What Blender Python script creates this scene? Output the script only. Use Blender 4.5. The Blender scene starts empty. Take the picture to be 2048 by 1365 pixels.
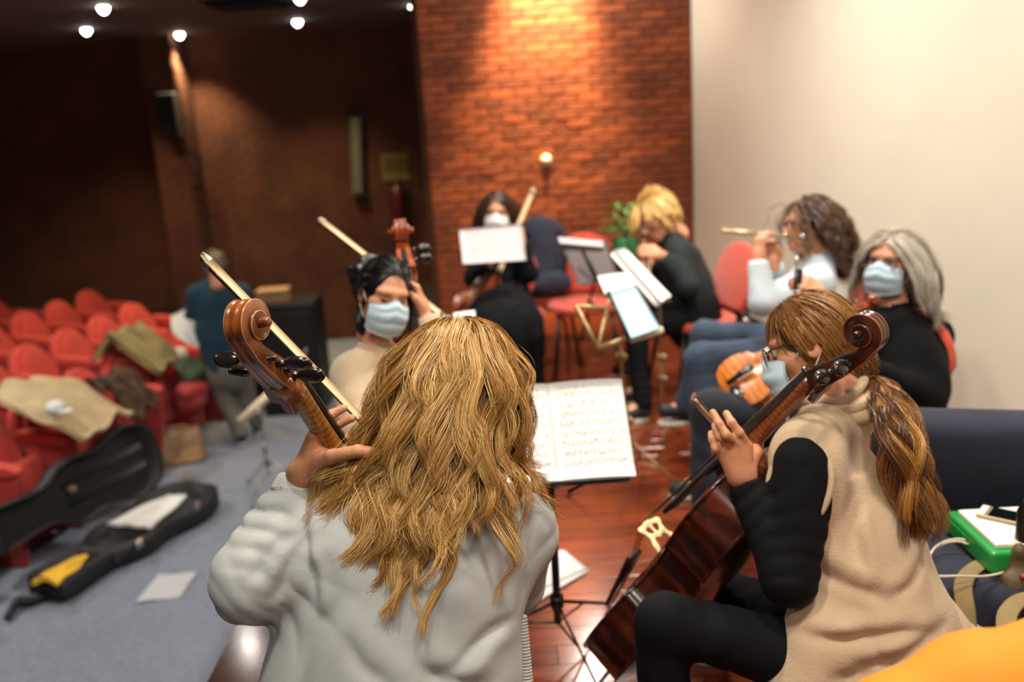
import bpy, math, random
import numpy as np
from mathutils import Vector, Matrix
random.seed(7); rng = np.random.default_rng(11)
PI = math.pi
sc = bpy.context.scene
COL = sc.collection

# ------------------------------------------------------------------ camera
FPX = 1850.0; CAM_Z = 1.70; PITCH = math.atan(472 / FPX); ROLL = math.atan(0.065)
_cp, _sp, _cr, _sr = math.cos(PITCH), math.sin(PITCH), math.cos(ROLL), math.sin(ROLL)
CP = np.array([0.0, 0.0, CAM_Z])
CF = np.array([0, _cp, -_sp]); _u0 = np.array([0, _sp, _cp]); _r0 = np.array([1.0, 0, 0])
CR = _cr * _r0 - _sr * _u0; CU = _cr * _u0 + _sr * _r0
cam = bpy.data.cameras.new('camera'); cam_ob = bpy.data.objects.new('camera', cam); COL.objects.link(cam_ob)
cam.sensor_width = 36; cam.lens = FPX / 2048 * 36; cam.clip_start = 0.05; cam.clip_end = 60
cam_ob.matrix_world = Matrix(((CR[0], CU[0], -CF[0], CP[0]), (CR[1], CU[1], -CF[1], CP[1]), (CR[2], CU[2], -CF[2], CP[2]), (0, 0, 0, 1)))
cam.dof.use_dof = True; cam.dof.focus_distance = 1.70; cam.dof.aperture_fstop = 1.9; cam.dof.aperture_blades = 9
sc.camera = cam_ob

def at(px, py, d):                     # a point of the place at distance d (along the view axis)
    return CP + d * (CF + CR * ((px - 1024) / FPX) - CU * ((py - 682.5) / FPX))
def on_z(px, py, z):
    r = at(px, py, 1.0) - CP
    return CP + r * ((z - CP[2]) / r[2])
def on_y(px, py, y):
    r = at(px, py, 1.0) - CP
    return CP + r * (y / r[1])
def cv(r, u, a):                       # a direction: right, up, away
    v = CR * r + CU * u + CF * a
    return v / np.linalg.norm(v)
def nrm(v):
    v = np.asarray(v, float); return v / np.linalg.norm(v)

# ------------------------------------------------------------------ world, lights, exposure
sc.view_settings.view_transform = 'Standard'; sc.view_settings.look = 'None'
sc.view_settings.exposure = 0.22; sc.view_settings.gamma = 1.0; sc.view_settings.use_curve_mapping = False
w = bpy.data.worlds.new('room_ambience'); sc.world = w; w.use_nodes = True
w.node_tree.nodes['Background'].inputs[0].default_value = (1.0, 0.93, 0.84, 1)
w.node_tree.nodes['Background'].inputs[1].default_value = 0.035
STAGE_LAMPS = [(-0.5, 1.0), (0.9, 1.1), (-0.4, 2.9), (1.25, 3.0), (-0.2, 4.7), (1.0, 4.9)]
STAGE_W = 27
def area(name, loc, size, power, col, aim=None, spread=PI):
    l = bpy.data.lights.new(name, 'AREA'); l.shape = 'DISK'; l.size = size; l.energy = power; l.color = col; l.spread = spread
    o = bpy.data.objects.new(name, l); COL.objects.link(o); o.location = loc
    if aim is not None:
        o.rotation_euler = (Vector(aim) - Vector(loc)).to_track_quat('-Z', 'Y').to_euler()
    return o
def spot(name, loc, aim, power, col, angle, blend=0.6, rad=0.05):
    l = bpy.data.lights.new(name, 'SPOT'); l.energy = power; l.color = col; l.spot_size = angle; l.spot_blend = blend; l.shadow_soft_size = rad
    o = bpy.data.objects.new(name, l); COL.objects.link(o); o.location = loc
    o.rotation_euler = (Vector(aim) - Vector(loc)).to_track_quat('-Z', 'Y').to_euler()
    return o
STAGE_CEIL = 3.35; HALL_CEIL = 2.62; CARPET = -0.80; WALL_L = 10.4; PANEL_Y = 7.6
for i, (x, y) in enumerate(STAGE_LAMPS):
    area('stage_lamp', (x, y, STAGE_CEIL - 0.06), 0.34, STAGE_W * (1.0, 1.05, 0.9, 1.6, 0.4, 1.1)[i], (1.0, 0.93, 0.82), spread=(PI, PI, PI, PI, 1.9, 2.1)[i])
area('front_stage_lamp', (0.2, -0.9, STAGE_CEIL - 0.06), 0.5, 26, (1.0, 0.93, 0.83))
WALL_WASH = [(0.42, 7.22)]
spot('brick_wash_lamp', (0.42, 7.28, STAGE_CEIL - 0.06), (0.42, 7.56, 2.3), 1250, (1.0, 0.70, 0.36), math.radians(58), 1.0, 0.05)
HALL_LAMPS = []
for px, py in ((173, 62), (375, 74), (595, 45), (828, 15)):
    HALL_LAMPS.append(on_z(px, py, HALL_CEIL - 0.02))
for px, py in ((207, 18), (600, -2)):
    HALL_LAMPS.append(on_z(px, py, HALL_CEIL - 0.02))
HALL_LAMPS = [np.array([p[0], min(p[1], WALL_L - 0.42), HALL_CEIL - 0.02]) for p in HALL_LAMPS]
for k, p in enumerate(HALL_LAMPS):
    spot('hall_downlight_beam', (p[0], p[1], p[2] - 0.085), (p[0], p[1] + (0.12 if k < 4 else 0), 0), (120, 170, 120, 50)[k] if k < 4 else 80, (1.0, 0.74, 0.40), math.radians(96), 0.9, 0.04)
HALL_ADDED = [(-3.4, 4.0), (-2.38, 6.97), (-4.4, 6.0)]  # lamps added out of view above the hall; one glints in the border boards
for x, y in HALL_ADDED:
    area('hall_added_lamp', (x, y, HALL_CEIL - 0.05), 0.30 if y != 6.97 else 0.09, 30 if y != 6.97 else 5, (1.0, 0.93, 0.85), spread=2.6)

# ------------------------------------------------------------------ materials
MATS = {}
def mat(name, col, rough=0.6, var=0.12, scale=8.0, bump=0.0, bscale=None, metal=0.0, coat=0.0, sheen=0.0, stretch=None, col2=None, spec=0.5, detail=4.0, emit=None, objrand=0.0, trans=0.0, sss=0.0):
    m = bpy.data.materials.new(name); m.use_nodes = True; MATS[name] = m
    nt = m.node_tree; N = nt.nodes; L = nt.links; b = N['Principled BSDF']
    b.inputs['Roughness'].default_value = rough; b.inputs['Metallic'].default_value = metal
    b.inputs['Coat Weight'].default_value = coat; b.inputs['Coat Roughness'].default_value = 0.12
    b.inputs['Sheen Weight'].default_value = sheen; b.inputs['Specular IOR Level'].default_value = spec
    if sss: b.inputs['Subsurface Weight'].default_value = sss; b.inputs['Subsurface Radius'].default_value = (0.01, 0.004, 0.002); b.inputs['Subsurface Scale'].default_value = 1.0
    if trans: b.inputs['Transmission Weight'].default_value = trans
    tc = N.new('ShaderNodeTexCoord'); mp = N.new('ShaderNodeMapping'); L.new(tc.outputs['Object'], mp.inputs[0])
    if stretch: mp.inputs['Scale'].default_value = stretch
    nz = N.new('ShaderNodeTexNoise'); nz.inputs['Scale'].default_value = scale; nz.inputs['Detail'].default_value = detail
    L.new(mp.outputs[0], nz.inputs['Vector'])
    rmp = N.new('ShaderNodeValToRGB'); e = rmp.color_ramp.elements
    c = np.array(col[:3]); c1 = np.clip(c * (1 - var), 0, 1)
    c2 = np.array(col2[:3]) if col2 is not None else np.clip(c * (1 + var), 0, 1)
    e[0].position = 0.32; e[1].position = 0.68; e[0].color = (*c1, 1); e[1].color = (*c2, 1)
    L.new(nz.outputs['Fac'], rmp.inputs[0]); out = rmp.outputs[0]
    if objrand:
        oi = N.new('ShaderNodeObjectInfo'); hs = N.new('ShaderNodeHueSaturation'); mr = N.new('ShaderNodeMapRange')
        mr.inputs['To Min'].default_value = 1 - objrand; mr.inputs['To Max'].default_value = 1 + objrand
        L.new(oi.outputs['Random'], mr.inputs['Value']); L.new(mr.outputs[0], hs.inputs['Value']); L.new(out, hs.inputs['Color']); out = hs.outputs[0]
    L.new(out, b.inputs['Base Color'])
    if emit: b.inputs['Emission Color'].default_value = (*emit[:3], 1); b.inputs['Emission Strength'].default_value = emit[3]
    if bump:
        bn = N.new('ShaderNodeTexNoise'); bn.inputs['Scale'].default_value = bscale or scale * 4; bn.inputs['Detail'].default_value = 3
        L.new(mp.outputs[0], bn.inputs['Vector']); bp = N.new('ShaderNodeBump'); bp.inputs['Strength'].default_value = bump; bp.inputs['Distance'].default_value = 0.004
        L.new(bn.outputs['Fac'], bp.inputs['Height']); L.new(bp.outputs[0], b.inputs['Normal'])
    return m
def hairmat(name, dark, mid, light, rough=0.38):
    m = bpy.data.materials.new(name); m.use_nodes = True; nt = m.node_tree; N = nt.nodes; L = nt.links; b = N['Principled BSDF']
    at_ = N.new('ShaderNodeAttribute'); at_.attribute_name = 'tint'
    r = N.new('ShaderNodeValToRGB'); e = r.color_ramp.elements; e[0].color = (*dark, 1); e[1].color = (*light, 1); x = e.new(0.5); x.color = (*mid, 1)
    L.new(at_.outputs['Fac'], r.inputs[0]); L.new(r.outputs[0], b.inputs['Base Color']); b.inputs['Roughness'].default_value = rough
    b.inputs['Specular IOR Level'].default_value = 0.55
    return m
def S(r, g, b):                        # sRGB 0..255 to linear
    f = lambda c: (c / 255 / 12.92) if c <= 10 else ((c / 255 + 0.055) / 1.055) ** 2.4
    return (f(r), f(g), f(b))
mat('white_wall', S(232, 225, 206), 0.85, 0.03, 1.5)
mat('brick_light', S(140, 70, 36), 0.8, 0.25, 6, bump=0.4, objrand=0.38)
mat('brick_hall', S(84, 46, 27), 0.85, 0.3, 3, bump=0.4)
mat('mortar', S(110, 62, 38), 0.9, 0.15, 12)
mat('ceiling_dark', S(96, 82, 76), 0.8, 0.05, 2)
mat('ceiling_stage', S(225, 220, 210), 0.8, 0.04, 2)
mat('plank_wood', S(112, 48, 24), 0.17, 0.3, 3.0, stretch=(1.2, 14, 14), objrand=0.30, coat=0.35, spec=0.5)
mat('border_wood', S(62, 27, 17), 0.16, 0.25, 3.0, stretch=(14, 1.2, 14), coat=0.4)
mat('black_paint', S(20, 18, 18), 0.5, 0.1)
mat('black_metal', S(22, 21, 22), 0.35, 0.1, metal=0.3)
mat('chrome', S(190, 185, 178), 0.22, 0.03, metal=1.0)
mat('gold_metal', S(176, 150, 106), 0.35, 0.06, metal=0.6)
mat('red_fabric', S(200, 66, 54), 0.85, 0.12, 30, bump=0.25, bscale=220, sheen=0.12)
mat('red_panel', S(158, 40, 36), 0.75, 0.12, 12, sheen=0.2)
mat('chair_red', S(206, 74, 50), 0.8, 0.10, 20, sheen=0.3)
mat('skin', S(214, 150, 116), 0.48, 0.10, 22, bump=0.12, bscale=160, sss=0.12)
mat('skin_tan', S(208, 144, 106), 0.48, 0.12, 26, bump=0.15, bscale=160, sss=0.10)
mat('lip', S(176, 96, 84), 0.45, 0.08)
mat('eye_white', S(225, 220, 214), 0.2, 0.02)
mat('iris_dark', S(40, 26, 18), 0.15, 0.1)
mat('brow_dark', S(38, 26, 20), 0.8, 0.2, 60)
mat('grey_knit', S(178, 180, 178), 0.9, 0.05, 5, bump=0.12, bscale=420, sheen=0.1)
mat('grey_rib', S(196, 196, 189), 0.88, 0.06, 12, bump=0.3, bscale=200, sheen=0.3)
mat('vest_fleece', S(206, 178, 146), 0.92, 0.06, 6, bump=0.4, bscale=180, sheen=0.12)
mat('black_cloth', S(12, 13, 17), 0.85, 0.2, 9, bump=0.2, bscale=140, spec=0.2)
mat('navy_cloth', S(24, 27, 40), 0.85, 0.2, 9, bump=0.2, bscale=140, sheen=0.04)
mat('jeans', S(52, 66, 88), 0.85, 0.25, 7, bump=0.25, bscale=240, sheen=0.05)
mat('beige_knit', S(196, 172, 142), 0.9, 0.07, 8, bump=0.3, bscale=200, sheen=0.3)
mat('pale_blue', S(206, 220, 228), 0.85, 0.05, 8, bump=0.2, bscale=150)
mat('teal_knit', S(22, 58, 76), 0.9, 0.15, 8, bump=0.3, bscale=150)
mat('grey_trouser', S(112, 108, 100), 0.85, 0.14, 8)
mat('dark_green_coat', S(16, 28, 30), 0.85, 0.2, 8)
mat('mask_blue', S(196, 218, 230), 0.8, 0.04, 10, bump=0.1, bscale=220)
mat('mask_white', S(232, 232, 232), 0.8, 0.03, 10)
mat('shoe_dark', S(30, 32, 36), 0.6, 0.15, 10)
mat('shoe_sole', S(214, 206, 190), 0.7, 0.06, 10)
mat('ebony', S(34, 25, 23), 0.22, 0.3, 30, stretch=(3, 3, 0.6), coat=0.3)
mat('paper', S(240, 238, 236), 0.8, 0.02, 4)
mat('paper_mauve', S(206, 190, 194), 0.8, 0.05, 4)
mat('paper_blue', S(176, 210, 228), 0.6, 0.03, 4)
mat('bow_hair', S(236, 204, 158), 0.5, 0.08, 40, stretch=(8, 8, 0.4))
mat('bow_stick', S(92, 40, 22), 0.3, 0.2, 20, coat=0.4)
mat('bow_tip', S(240, 222, 190), 0.35, 0.04)
mat('bridge_maple', S(240, 214, 158), 0.5, 0.08, 30)
mat('string_metal', S(120, 110, 100), 0.3, 0.05, metal=0.9)
mat('cavity', S(26, 15, 10), 0.8, 0.1)
mat('khaki_cloth', S(186, 166, 128), 0.9, 0.10, 8, bump=0.3, bscale=120)
mat('olive_cloth', S(140, 128, 86), 0.9, 0.16, 8, bump=0.3, bscale=120)
mat('dark_scarf', S(34, 32, 40), 0.9, 0.3, 14, col2=S(96, 66, 40), bump=0.4, bscale=90)
mat('white_cloth', S(224, 226, 222), 0.9, 0.05, 8)
mat('green_cloth', S(66, 82, 58), 0.9, 0.35, 14)
mat('case_shell', S(26, 27, 30), 0.55, 0.15, 10)
mat('case_plush', S(14, 15, 18), 0.95, 0.2, 20, sheen=0.3)
mat('yellow_cloth', S(226, 176, 48), 0.9, 0.10, 12)
mat('brown_leather', S(150, 118, 88), 0.6, 0.14, 9)
mat('tan_leather', S(196, 154, 108), 0.6, 0.10, 9)
mat('olive_strap', S(146, 124, 84), 0.85, 0.10, 30, bump=0.4, bscale=260)
mat('navy_bag', S(38, 40, 58), 0.85, 0.14, 14, bump=0.3, bscale=300, sheen=0.05)
mat('green_plastic', S(34, 150, 66), 0.35, 0.06, 5)
mat('white_plastic', S(232, 230, 224), 0.4, 0.03, 5)
mat('phone_gold', S(200, 178, 140), 0.3, 0.04, metal=0.6)
mat('phone_glass', S(12, 12, 14), 0.08, 0.05)
mat('cable_white', S(220, 208, 180), 0.5, 0.03)
mat('orange_fabric', S(222, 138, 24), 0.75, 0.06, 6)
mat('zip_grey', S(110, 100, 92), 0.6, 0.15, 40)
mat('trinket_brown', S(96, 76, 50), 0.6, 0.3, 24)
mat('bead_red', S(140, 50, 30), 0.3, 0.15, 20)
mat('leaf_green', S(72, 130, 46), 0.55, 0.3, 14)
mat('pot_green', S(44, 110, 62), 0.4, 0.15, 8)
mat('extinguisher_red', S(86, 22, 28), 0.35, 0.1)
mat('sign_cream', S(120, 100, 56), 0.7, 0.08)
mat('sign_ink', S(70, 54, 30), 0.7, 0.05)
mat('strip_green', S(104, 106, 88), 0.6, 0.05)
mat('speaker_black', S(22, 20, 20), 0.7, 0.1)
mat('clarinet_wood', S(120, 66, 34), 0.35, 0.2, 12)
mat('flute_wood', S(196, 168, 128), 0.3, 0.06, metal=0.5)
mat('thermostat_cream', S(240, 220, 180), 0.5, 0.03)
mat('music_dark', S(74, 58, 58), 0.6, 0.06)
mat('lamp_glow', (1, 1, 1), 0.5, 0.0, emit=(1.0, 0.97, 0.86, 26))
mat('stage_glow', (1, 1, 1), 0.5, 0.0, emit=(1.0, 0.90, 0.74, 20))
mat('wash_glow', (1, 1, 1), 0.5, 0.0, emit=(1.0, 0.93, 0.8, 260))
mat('glass_lens', S(220, 225, 225), 0.05, 0.01, trans=0.95)
mat('mask_loop', S(236, 226, 214), 0.7, 0.02)
mat('spectacle_dark', S(40, 24, 18), 0.25, 0.25, 30)
def wood(name, c1, c2, c3, axis=(1, 1, 1), sc_=1.0, bands=60, rough=0.28):
    m = bpy.data.materials.new(name); m.use_nodes = True; MATS[name] = m; nt = m.node_tree; N = nt.nodes; L = nt.links; b = N['Principled BSDF']
    tc = N.new('ShaderNodeTexCoord'); mp = N.new('ShaderNodeMapping'); L.new(tc.outputs['UV'], mp.inputs[0]); mp.inputs['Scale'].default_value = (1, 1, 1)
    wv = N.new('ShaderNodeTexWave'); wv.inputs['Scale'].default_value = bands; wv.inputs['Distortion'].default_value = 5.0; wv.inputs['Detail'].default_value = 2; wv.inputs['Detail Scale'].default_value = 2.0
    wv.bands_direction = 'Y'; L.new(mp.outputs[0], wv.inputs['Vector'])
    nz = N.new('ShaderNodeTexNoise'); nz.inputs['Scale'].default_value = 9; nz.inputs['Detail'].default_value = 5; L.new(tc.outputs['Object'], nz.inputs['Vector'])
    r = N.new('ShaderNodeValToRGB'); e = r.color_ramp.elements; e[0].color = (*c1, 1); e[1].color = (*c3, 1); e[0].position = 0.3; e[1].position = 0.72; x = e.new(0.5); x.color = (*c2, 1)
    mx = N.new('ShaderNodeMix'); mx.data_type = 'FLOAT'; mx.inputs['Factor'].default_value = 0.22
    L.new(nz.outputs['Fac'], mx.inputs[2]); L.new(wv.outputs['Fac'], mx.inputs[3]); L.new(mx.outputs[0], r.inputs[0])
    L.new(r.outputs[0], b.inputs['Base Color']); b.inputs['Roughness'].default_value = rough; b.inputs['Coat Weight'].default_value = 0.55; b.inputs['Coat Roughness'].default_value = 0.15
    return m
mat('scroll_edge', S(206, 150, 86), 0.35, 0.1)
wood('cello_amber', S(124, 62, 20), S(168, 92, 32), S(196, 120, 48), bands=9)
wood('cello_scroll_amber', S(84, 38, 15), S(130, 66, 26), S(166, 94, 40), bands=5)
wood('neck_maple', S(112, 68, 26), S(150, 96, 40), S(180, 124, 60), bands=22)
wood('cello_dark', S(40, 15, 10), S(66, 24, 14), S(112, 46, 24), bands=6, rough=0.24)
wood('cello_scroll_dark', S(36, 17, 13), S(52, 25, 17), S(84, 42, 28), bands=5, rough=0.22)
wood('neck_brown', S(96, 48, 22), S(128, 68, 32), S(150, 86, 44), bands=22)
wood('cello_red', S(120, 46, 18), S(160, 68, 26), S(190, 92, 38), bands=6)
wood('violin_orange', S(150, 74, 18), S(190, 104, 30), S(214, 132, 48), bands=6)
HAIR_BLONDE = hairmat('hair_blonde', S(84, 54, 24), S(178, 128, 62), S(242, 202, 130))
HAIR_BROWN = hairmat('hair_chestnut', S(58, 32, 15), S(134, 84, 40), S(222, 164, 84))
HAIR_DARK = hairmat('hair_dark', S(14, 10, 10), S(26, 18, 16), S(58, 40, 30))
HAIR_GREY = hairmat('hair_grey', S(104, 90, 76), S(168, 154, 136), S(222, 214, 202))
HAIR_CURLY = hairmat('hair_curly_brown', S(34, 20, 14), S(70, 44, 28), S(120, 84, 54))
HAIR_STRAW = hairmat('hair_straw', S(150, 104, 44), S(212, 164, 88), S(244, 208, 136))
HAIR_WHITE = hairmat('hair_short_grey', S(96, 84, 70), S(140, 126, 106), S(180, 168, 148))

# ------------------------------------------------------------------ mesh helpers
WL = {}                                # world location of each object's origin
def raw_mesh(name, V, F):
    me = bpy.data.meshes.new(name)
    V = np.asarray(V, np.float32)
    if isinstance(F, np.ndarray):
        n, k = F.shape
        me.vertices.add(len(V)); me.vertices.foreach_set('co', V.ravel())
        me.loops.add(n * k); me.loops.foreach_set('vertex_index', F.astype(np.int32).ravel())
        me.polygons.add(n); me.polygons.foreach_set('loop_start', np.arange(0, n * k, k, dtype=np.int32))
        me.update(calc_edges=True)
    else:
        me.from_pydata(V.tolist(), [], F); me.update()
    return me
def smooth(me, on=True):
    me.polygons.foreach_set('use_smooth', np.full(len(me.polygons), on))
def tag(o, label=None, cat=None, group=None, kind=None):
    if label: o['label'] = label
    if cat: o['category'] = cat
    if group: o['group'] = group
    if kind: o['kind'] = kind
    return o
def thing(name, label, cat, loc=(0, 0, 0), rz=0.0, group=None):
    o = bpy.data.objects.new(name, None); COL.objects.link(o); o.location = loc; o.rotation_euler = (0, 0, rz)
    o.empty_display_size = 0.05
    WL[o.name] = np.array(loc, float); return tag(o, label, cat, group)
def link(name, me, m, parent=None, sm=True):
    smooth(me, sm)
    me.materials.append(MATS[m] if isinstance(m, str) else m)
    o = bpy.data.objects.new(name, me); COL.objects.link(o)
    if parent is not None: o.parent = parent; WL[o.name] = WL.get(parent.name, np.zeros(3))
    return o
def put(name, V, F, m, parent=None, sm=True, local=False):
    V = np.asarray(V, float)
    if parent is not None:
        off = np.zeros(3) if local else WL.get(parent.name, np.zeros(3))
        return link(name, raw_mesh(name, V - off, F), m, parent, sm)
    if local: return link(name, raw_mesh(name, V, F), m, None, sm)
    lo, hi = V.min(0), V.max(0); off = np.array([(lo[0] + hi[0]) / 2, (lo[1] + hi[1]) / 2, lo[2]])
    o = link(name, raw_mesh(name, V - off, F), m, None, sm); o.location = off; WL[o.name] = off; return o

class MB:
    def __init__(s): s.v = []; s.f = []; s.n = 0; s.uv = None
    def add(s, V, F):
        V = np.asarray(V, float); s.v.append(V); s.f += [tuple(int(i) + s.n for i in f) for f in F]; s.n += len(V); return s
    def V(s): return np.concatenate(s.v)
    def box(s, c, d, R=None, bev=0.0):
        d = np.array(d, float) / 2
        if bev <= 0:
            P = np.array([[x, y, z] for x in (-1, 1) for y in (-1, 1) for z in (-1, 1)]) * d
            F = [(0, 1, 3, 2), (4, 6, 7, 5), (0, 4, 5, 1), (2, 3, 7, 6), (0, 2, 6, 4), (1, 5, 7, 3)]
        else:
            b = min(bev, d.min() * 0.98); P = []; I = {}
            for x in (-1, 1):
                for y in (-1, 1):
                    for z in (-1, 1):
                        for a in range(3):
                            q = np.array([x, y, z]) * (d - b); q[a] += b * (x, y, z)[a]; I[(x, y, z, a)] = len(P); P.append(q)
            P = np.array(P); F = []
            for a in range(3):
                o1, o2 = [i for i in range(3) if i != a]
                for sg in (-1, 1):
                    q = []
                    for s1, s2 in ((-1, -1), (1, -1), (1, 1), (-1, 1)):
                        k = [0, 0, 0]; k[a] = sg; k[o1] = s1; k[o2] = s2; q.append(I[(*k, a)])
                    F.append(tuple(q))
            for a in range(3):
                o1, o2 = [i for i in range(3) if i != a]
                for s1 in (-1, 1):
                    for s2 in (-1, 1):
                        q = []
                        for sg, ax in ((-1, o1), (1, o1), (1, o2), (-1, o2)):
                            k = [0, 0, 0]; k[a] = sg; k[o1] = s1; k[o2] = s2; q.append(I[(*k, ax)])
                        F.append(tuple(q))
            for x in (-1, 1):
                for y in (-1, 1):
                    for z in (-1, 1): F.append(tuple(I[(x, y, z, a)] for a in range(3)))
            F = [f if np.dot(np.cross(P[f[1]] - P[f[0]], P[f[2]] - P[f[0]]), P[list(f)].mean(0)) > 0 else f[::-1] for f in F]
        if R is not None: P = P @ np.asarray(R).T
        return s.add(P + np.asarray(c, float), F)
    def tube(s, path, r, n=8, caps=True, flat=1.0, up=None):
        path = np.asarray(path, float); m = len(path)
        r = np.full(m, r) if np.isscalar(r) else np.asarray(r, float)
        if r.ndim == 1 and len(r) != m: r = np.interp(np.linspace(0, 1, m), np.linspace(0, 1, len(r)), r)
        t = np.gradient(path, axis=0); t /= np.linalg.norm(t, axis=1)[:, None] + 1e-12
        u = np.array(up, float) if up is not None else (np.array([0, 0, 1.0]) if abs(t[0][2]) < 0.9 else np.array([1.0, 0, 0]))
        P = []
        for i in range(m):
            u = u - np.dot(u, t[i]) * t[i]; u /= np.linalg.norm(u) + 1e-12; w_ = np.cross(t[i], u)
            for k in range(n):
                a = 2 * PI * k / n; P.append(path[i] + r[i] * (math.cos(a) * u + flat * math.sin(a) * w_))
        F = []
        for i in range(m - 1):
            for k in range(n):
                k2 = (k + 1) % n; F.append((i * n + k, i * n + k2, (i + 1) * n + k2, (i + 1) * n + k))
        if caps: F.append(tuple(range(n))[::-1]); F.append(tuple((m - 1) * n + k for k in range(n)))
        return s.add(P, F)
    def lathe(s, prof, n=16, c=(0, 0, 0), ax=(0, 0, 1), sx=1.0, up=None):     # prof: (radius, height)
        ax = nrm(ax); u = np.array(up, float) if up is not None else (np.array([1.0, 0, 0]) if abs(ax[0]) < 0.9 else np.array([0, 1.0, 0]))
        u = nrm(u - np.dot(u, ax) * ax); w_ = np.cross(ax, u); P = []
        for r, h in prof:
            for k in range(n):
                a = 2 * PI * k / n; P.append(np.asarray(c) + ax * h + r * (math.cos(a) * u + sx * math.sin(a) * w_))
        F = []; m = len(prof)
        for i in range(m - 1):
            for k in range(n):
                k2 = (k + 1) % n; F.append((i * n + k, i * n + k2, (i + 1) * n + k2, (i + 1) * n + k))
        F.append(tuple(range(n))[::-1]); F.append(tuple((m - 1) * n + k for k in range(n)))
        return s.add(P, F)
    def ell(s, c, r, R=None, n=14, m=9):
        P = []; 
        for i in range(m + 1):
            a = PI * i / m
            for k in range(n):
                b = 2 * PI * k / n; P.append([r[0] * math.sin(a) * math.cos(b), r[1] * math.sin(a) * math.sin(b), r[2] * math.cos(a)])
        P = np.array(P)
        if R is not None: P = P @ np.asarray(R).T
        F = [(i * n + k, (i + 1) * n + k, (i + 1) * n + (k + 1) % n, i * n + (k + 1) % n) for i in range(m) for k in range(n)]
        return s.add(P + np.asarray(c, float), F)
    def slab(s, outline, o, u, v, t):    # extruded outline: outline (2D), origin, axes u v, thickness vector t
        O = np.asarray(outline, float); n = len(O); t = np.asarray(t, float)
        A = np.asarray(o, float) + O[:, :1] * np.asarray(u, float) + O[:, 1:] * np.asarray(v, float)
        P = np.concatenate([A - t / 2, A + t / 2])
        F = [tuple(range(n))[::-1], tuple(range(n, 2 * n))] + [(k, (k + 1) % n, n + (k + 1) % n, n + k) for k in range(n)]
        return s.add(P, F)
    def grid(s, fn, nu, nv, thick=0.0):   # fn(u,v)->(N,3) with u,v arrays; optional thickness
        uu, vv = np.meshgrid(np.linspace(0, 1, nu), np.linspace(0, 1, nv), indexing='ij')
        P = fn(uu.ravel(), vv.ravel()).reshape(nu, nv, 3)
        idx = np.arange(nu * nv).reshape(nu, nv)
        Q = np.stack([idx[:-1, :-1], idx[1:, :-1], idx[1:, 1:], idx[:-1, 1:]], -1).reshape(-1, 4)
        if thick <= 0: return s.add(P.reshape(-1, 3), Q.tolist())
        du = np.gradient(P, axis=0); dv = np.gradient(P, axis=1); nn = np.cross(du, dv); nn /= np.linalg.norm(nn, axis=2, keepdims=True) + 1e-12
        B = P - nn * thick; n = nu * nv
        ring = list(idx[:, 0]) + list(idx[-1, 1:]) + list(idx[-2::-1, -1]) + list(idx[0, -2:0:-1])
        F = Q.tolist() + (Q[:, ::-1] + n).tolist() + [(ring[i], n + ring[i], n + ring[(i + 1) % len(ring)], ring[(i + 1) % len(ring)])[::-1] for i in range(len(ring))]
        return s.add(np.concatenate([P.reshape(-1, 3), B.reshape(-1, 3)]), F)
    def build(s, name, m, parent=None, sm=True, local=False, M=None):
        V = s.V()
        if M is not None: V = V @ np.asarray(M)[:3, :3].T + np.asarray(M)[:3, 3]
        return put(name, V, s.f, m, parent, sm, local)
def copy_tree(o, parent=None):
    c = o.copy(); COL.objects.link(c); c.parent = parent
    for ch in o.children: copy_tree(ch, c)
    return c
def bez(pts, n=24):                     # Catmull-Rom through points
    P = np.asarray(pts, float); P = np.vstack([2 * P[0] - P[1], P, 2 * P[-1] - P[-2]]); out = []
    m = len(P) - 3
    for t in np.linspace(0, m - 1e-6, n):
        i = int(t); x = t - i; a, b, c, d = P[i], P[i + 1], P[i + 2], P[i + 3]
        out.append(0.5 * ((2 * b) + (-a + c) * x + (2 * a - 5 * b + 4 * c - d) * x * x + (-a + 3 * b - 3 * c + d) * x ** 3))
    return np.array(out)
def edge_soft(o, ang=0.6):              # flat faces stay flat, round ones smooth
    md = o.modifiers.new('edges', 'EDGE_SPLIT'); md.split_angle = ang; return o
def bevel(o, w_=0.004, seg=2):
    md = o.modifiers.new('bevel', 'BEVEL'); md.width = w_; md.segments = seg; md.limit_method = 'ANGLE'; return o

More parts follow.
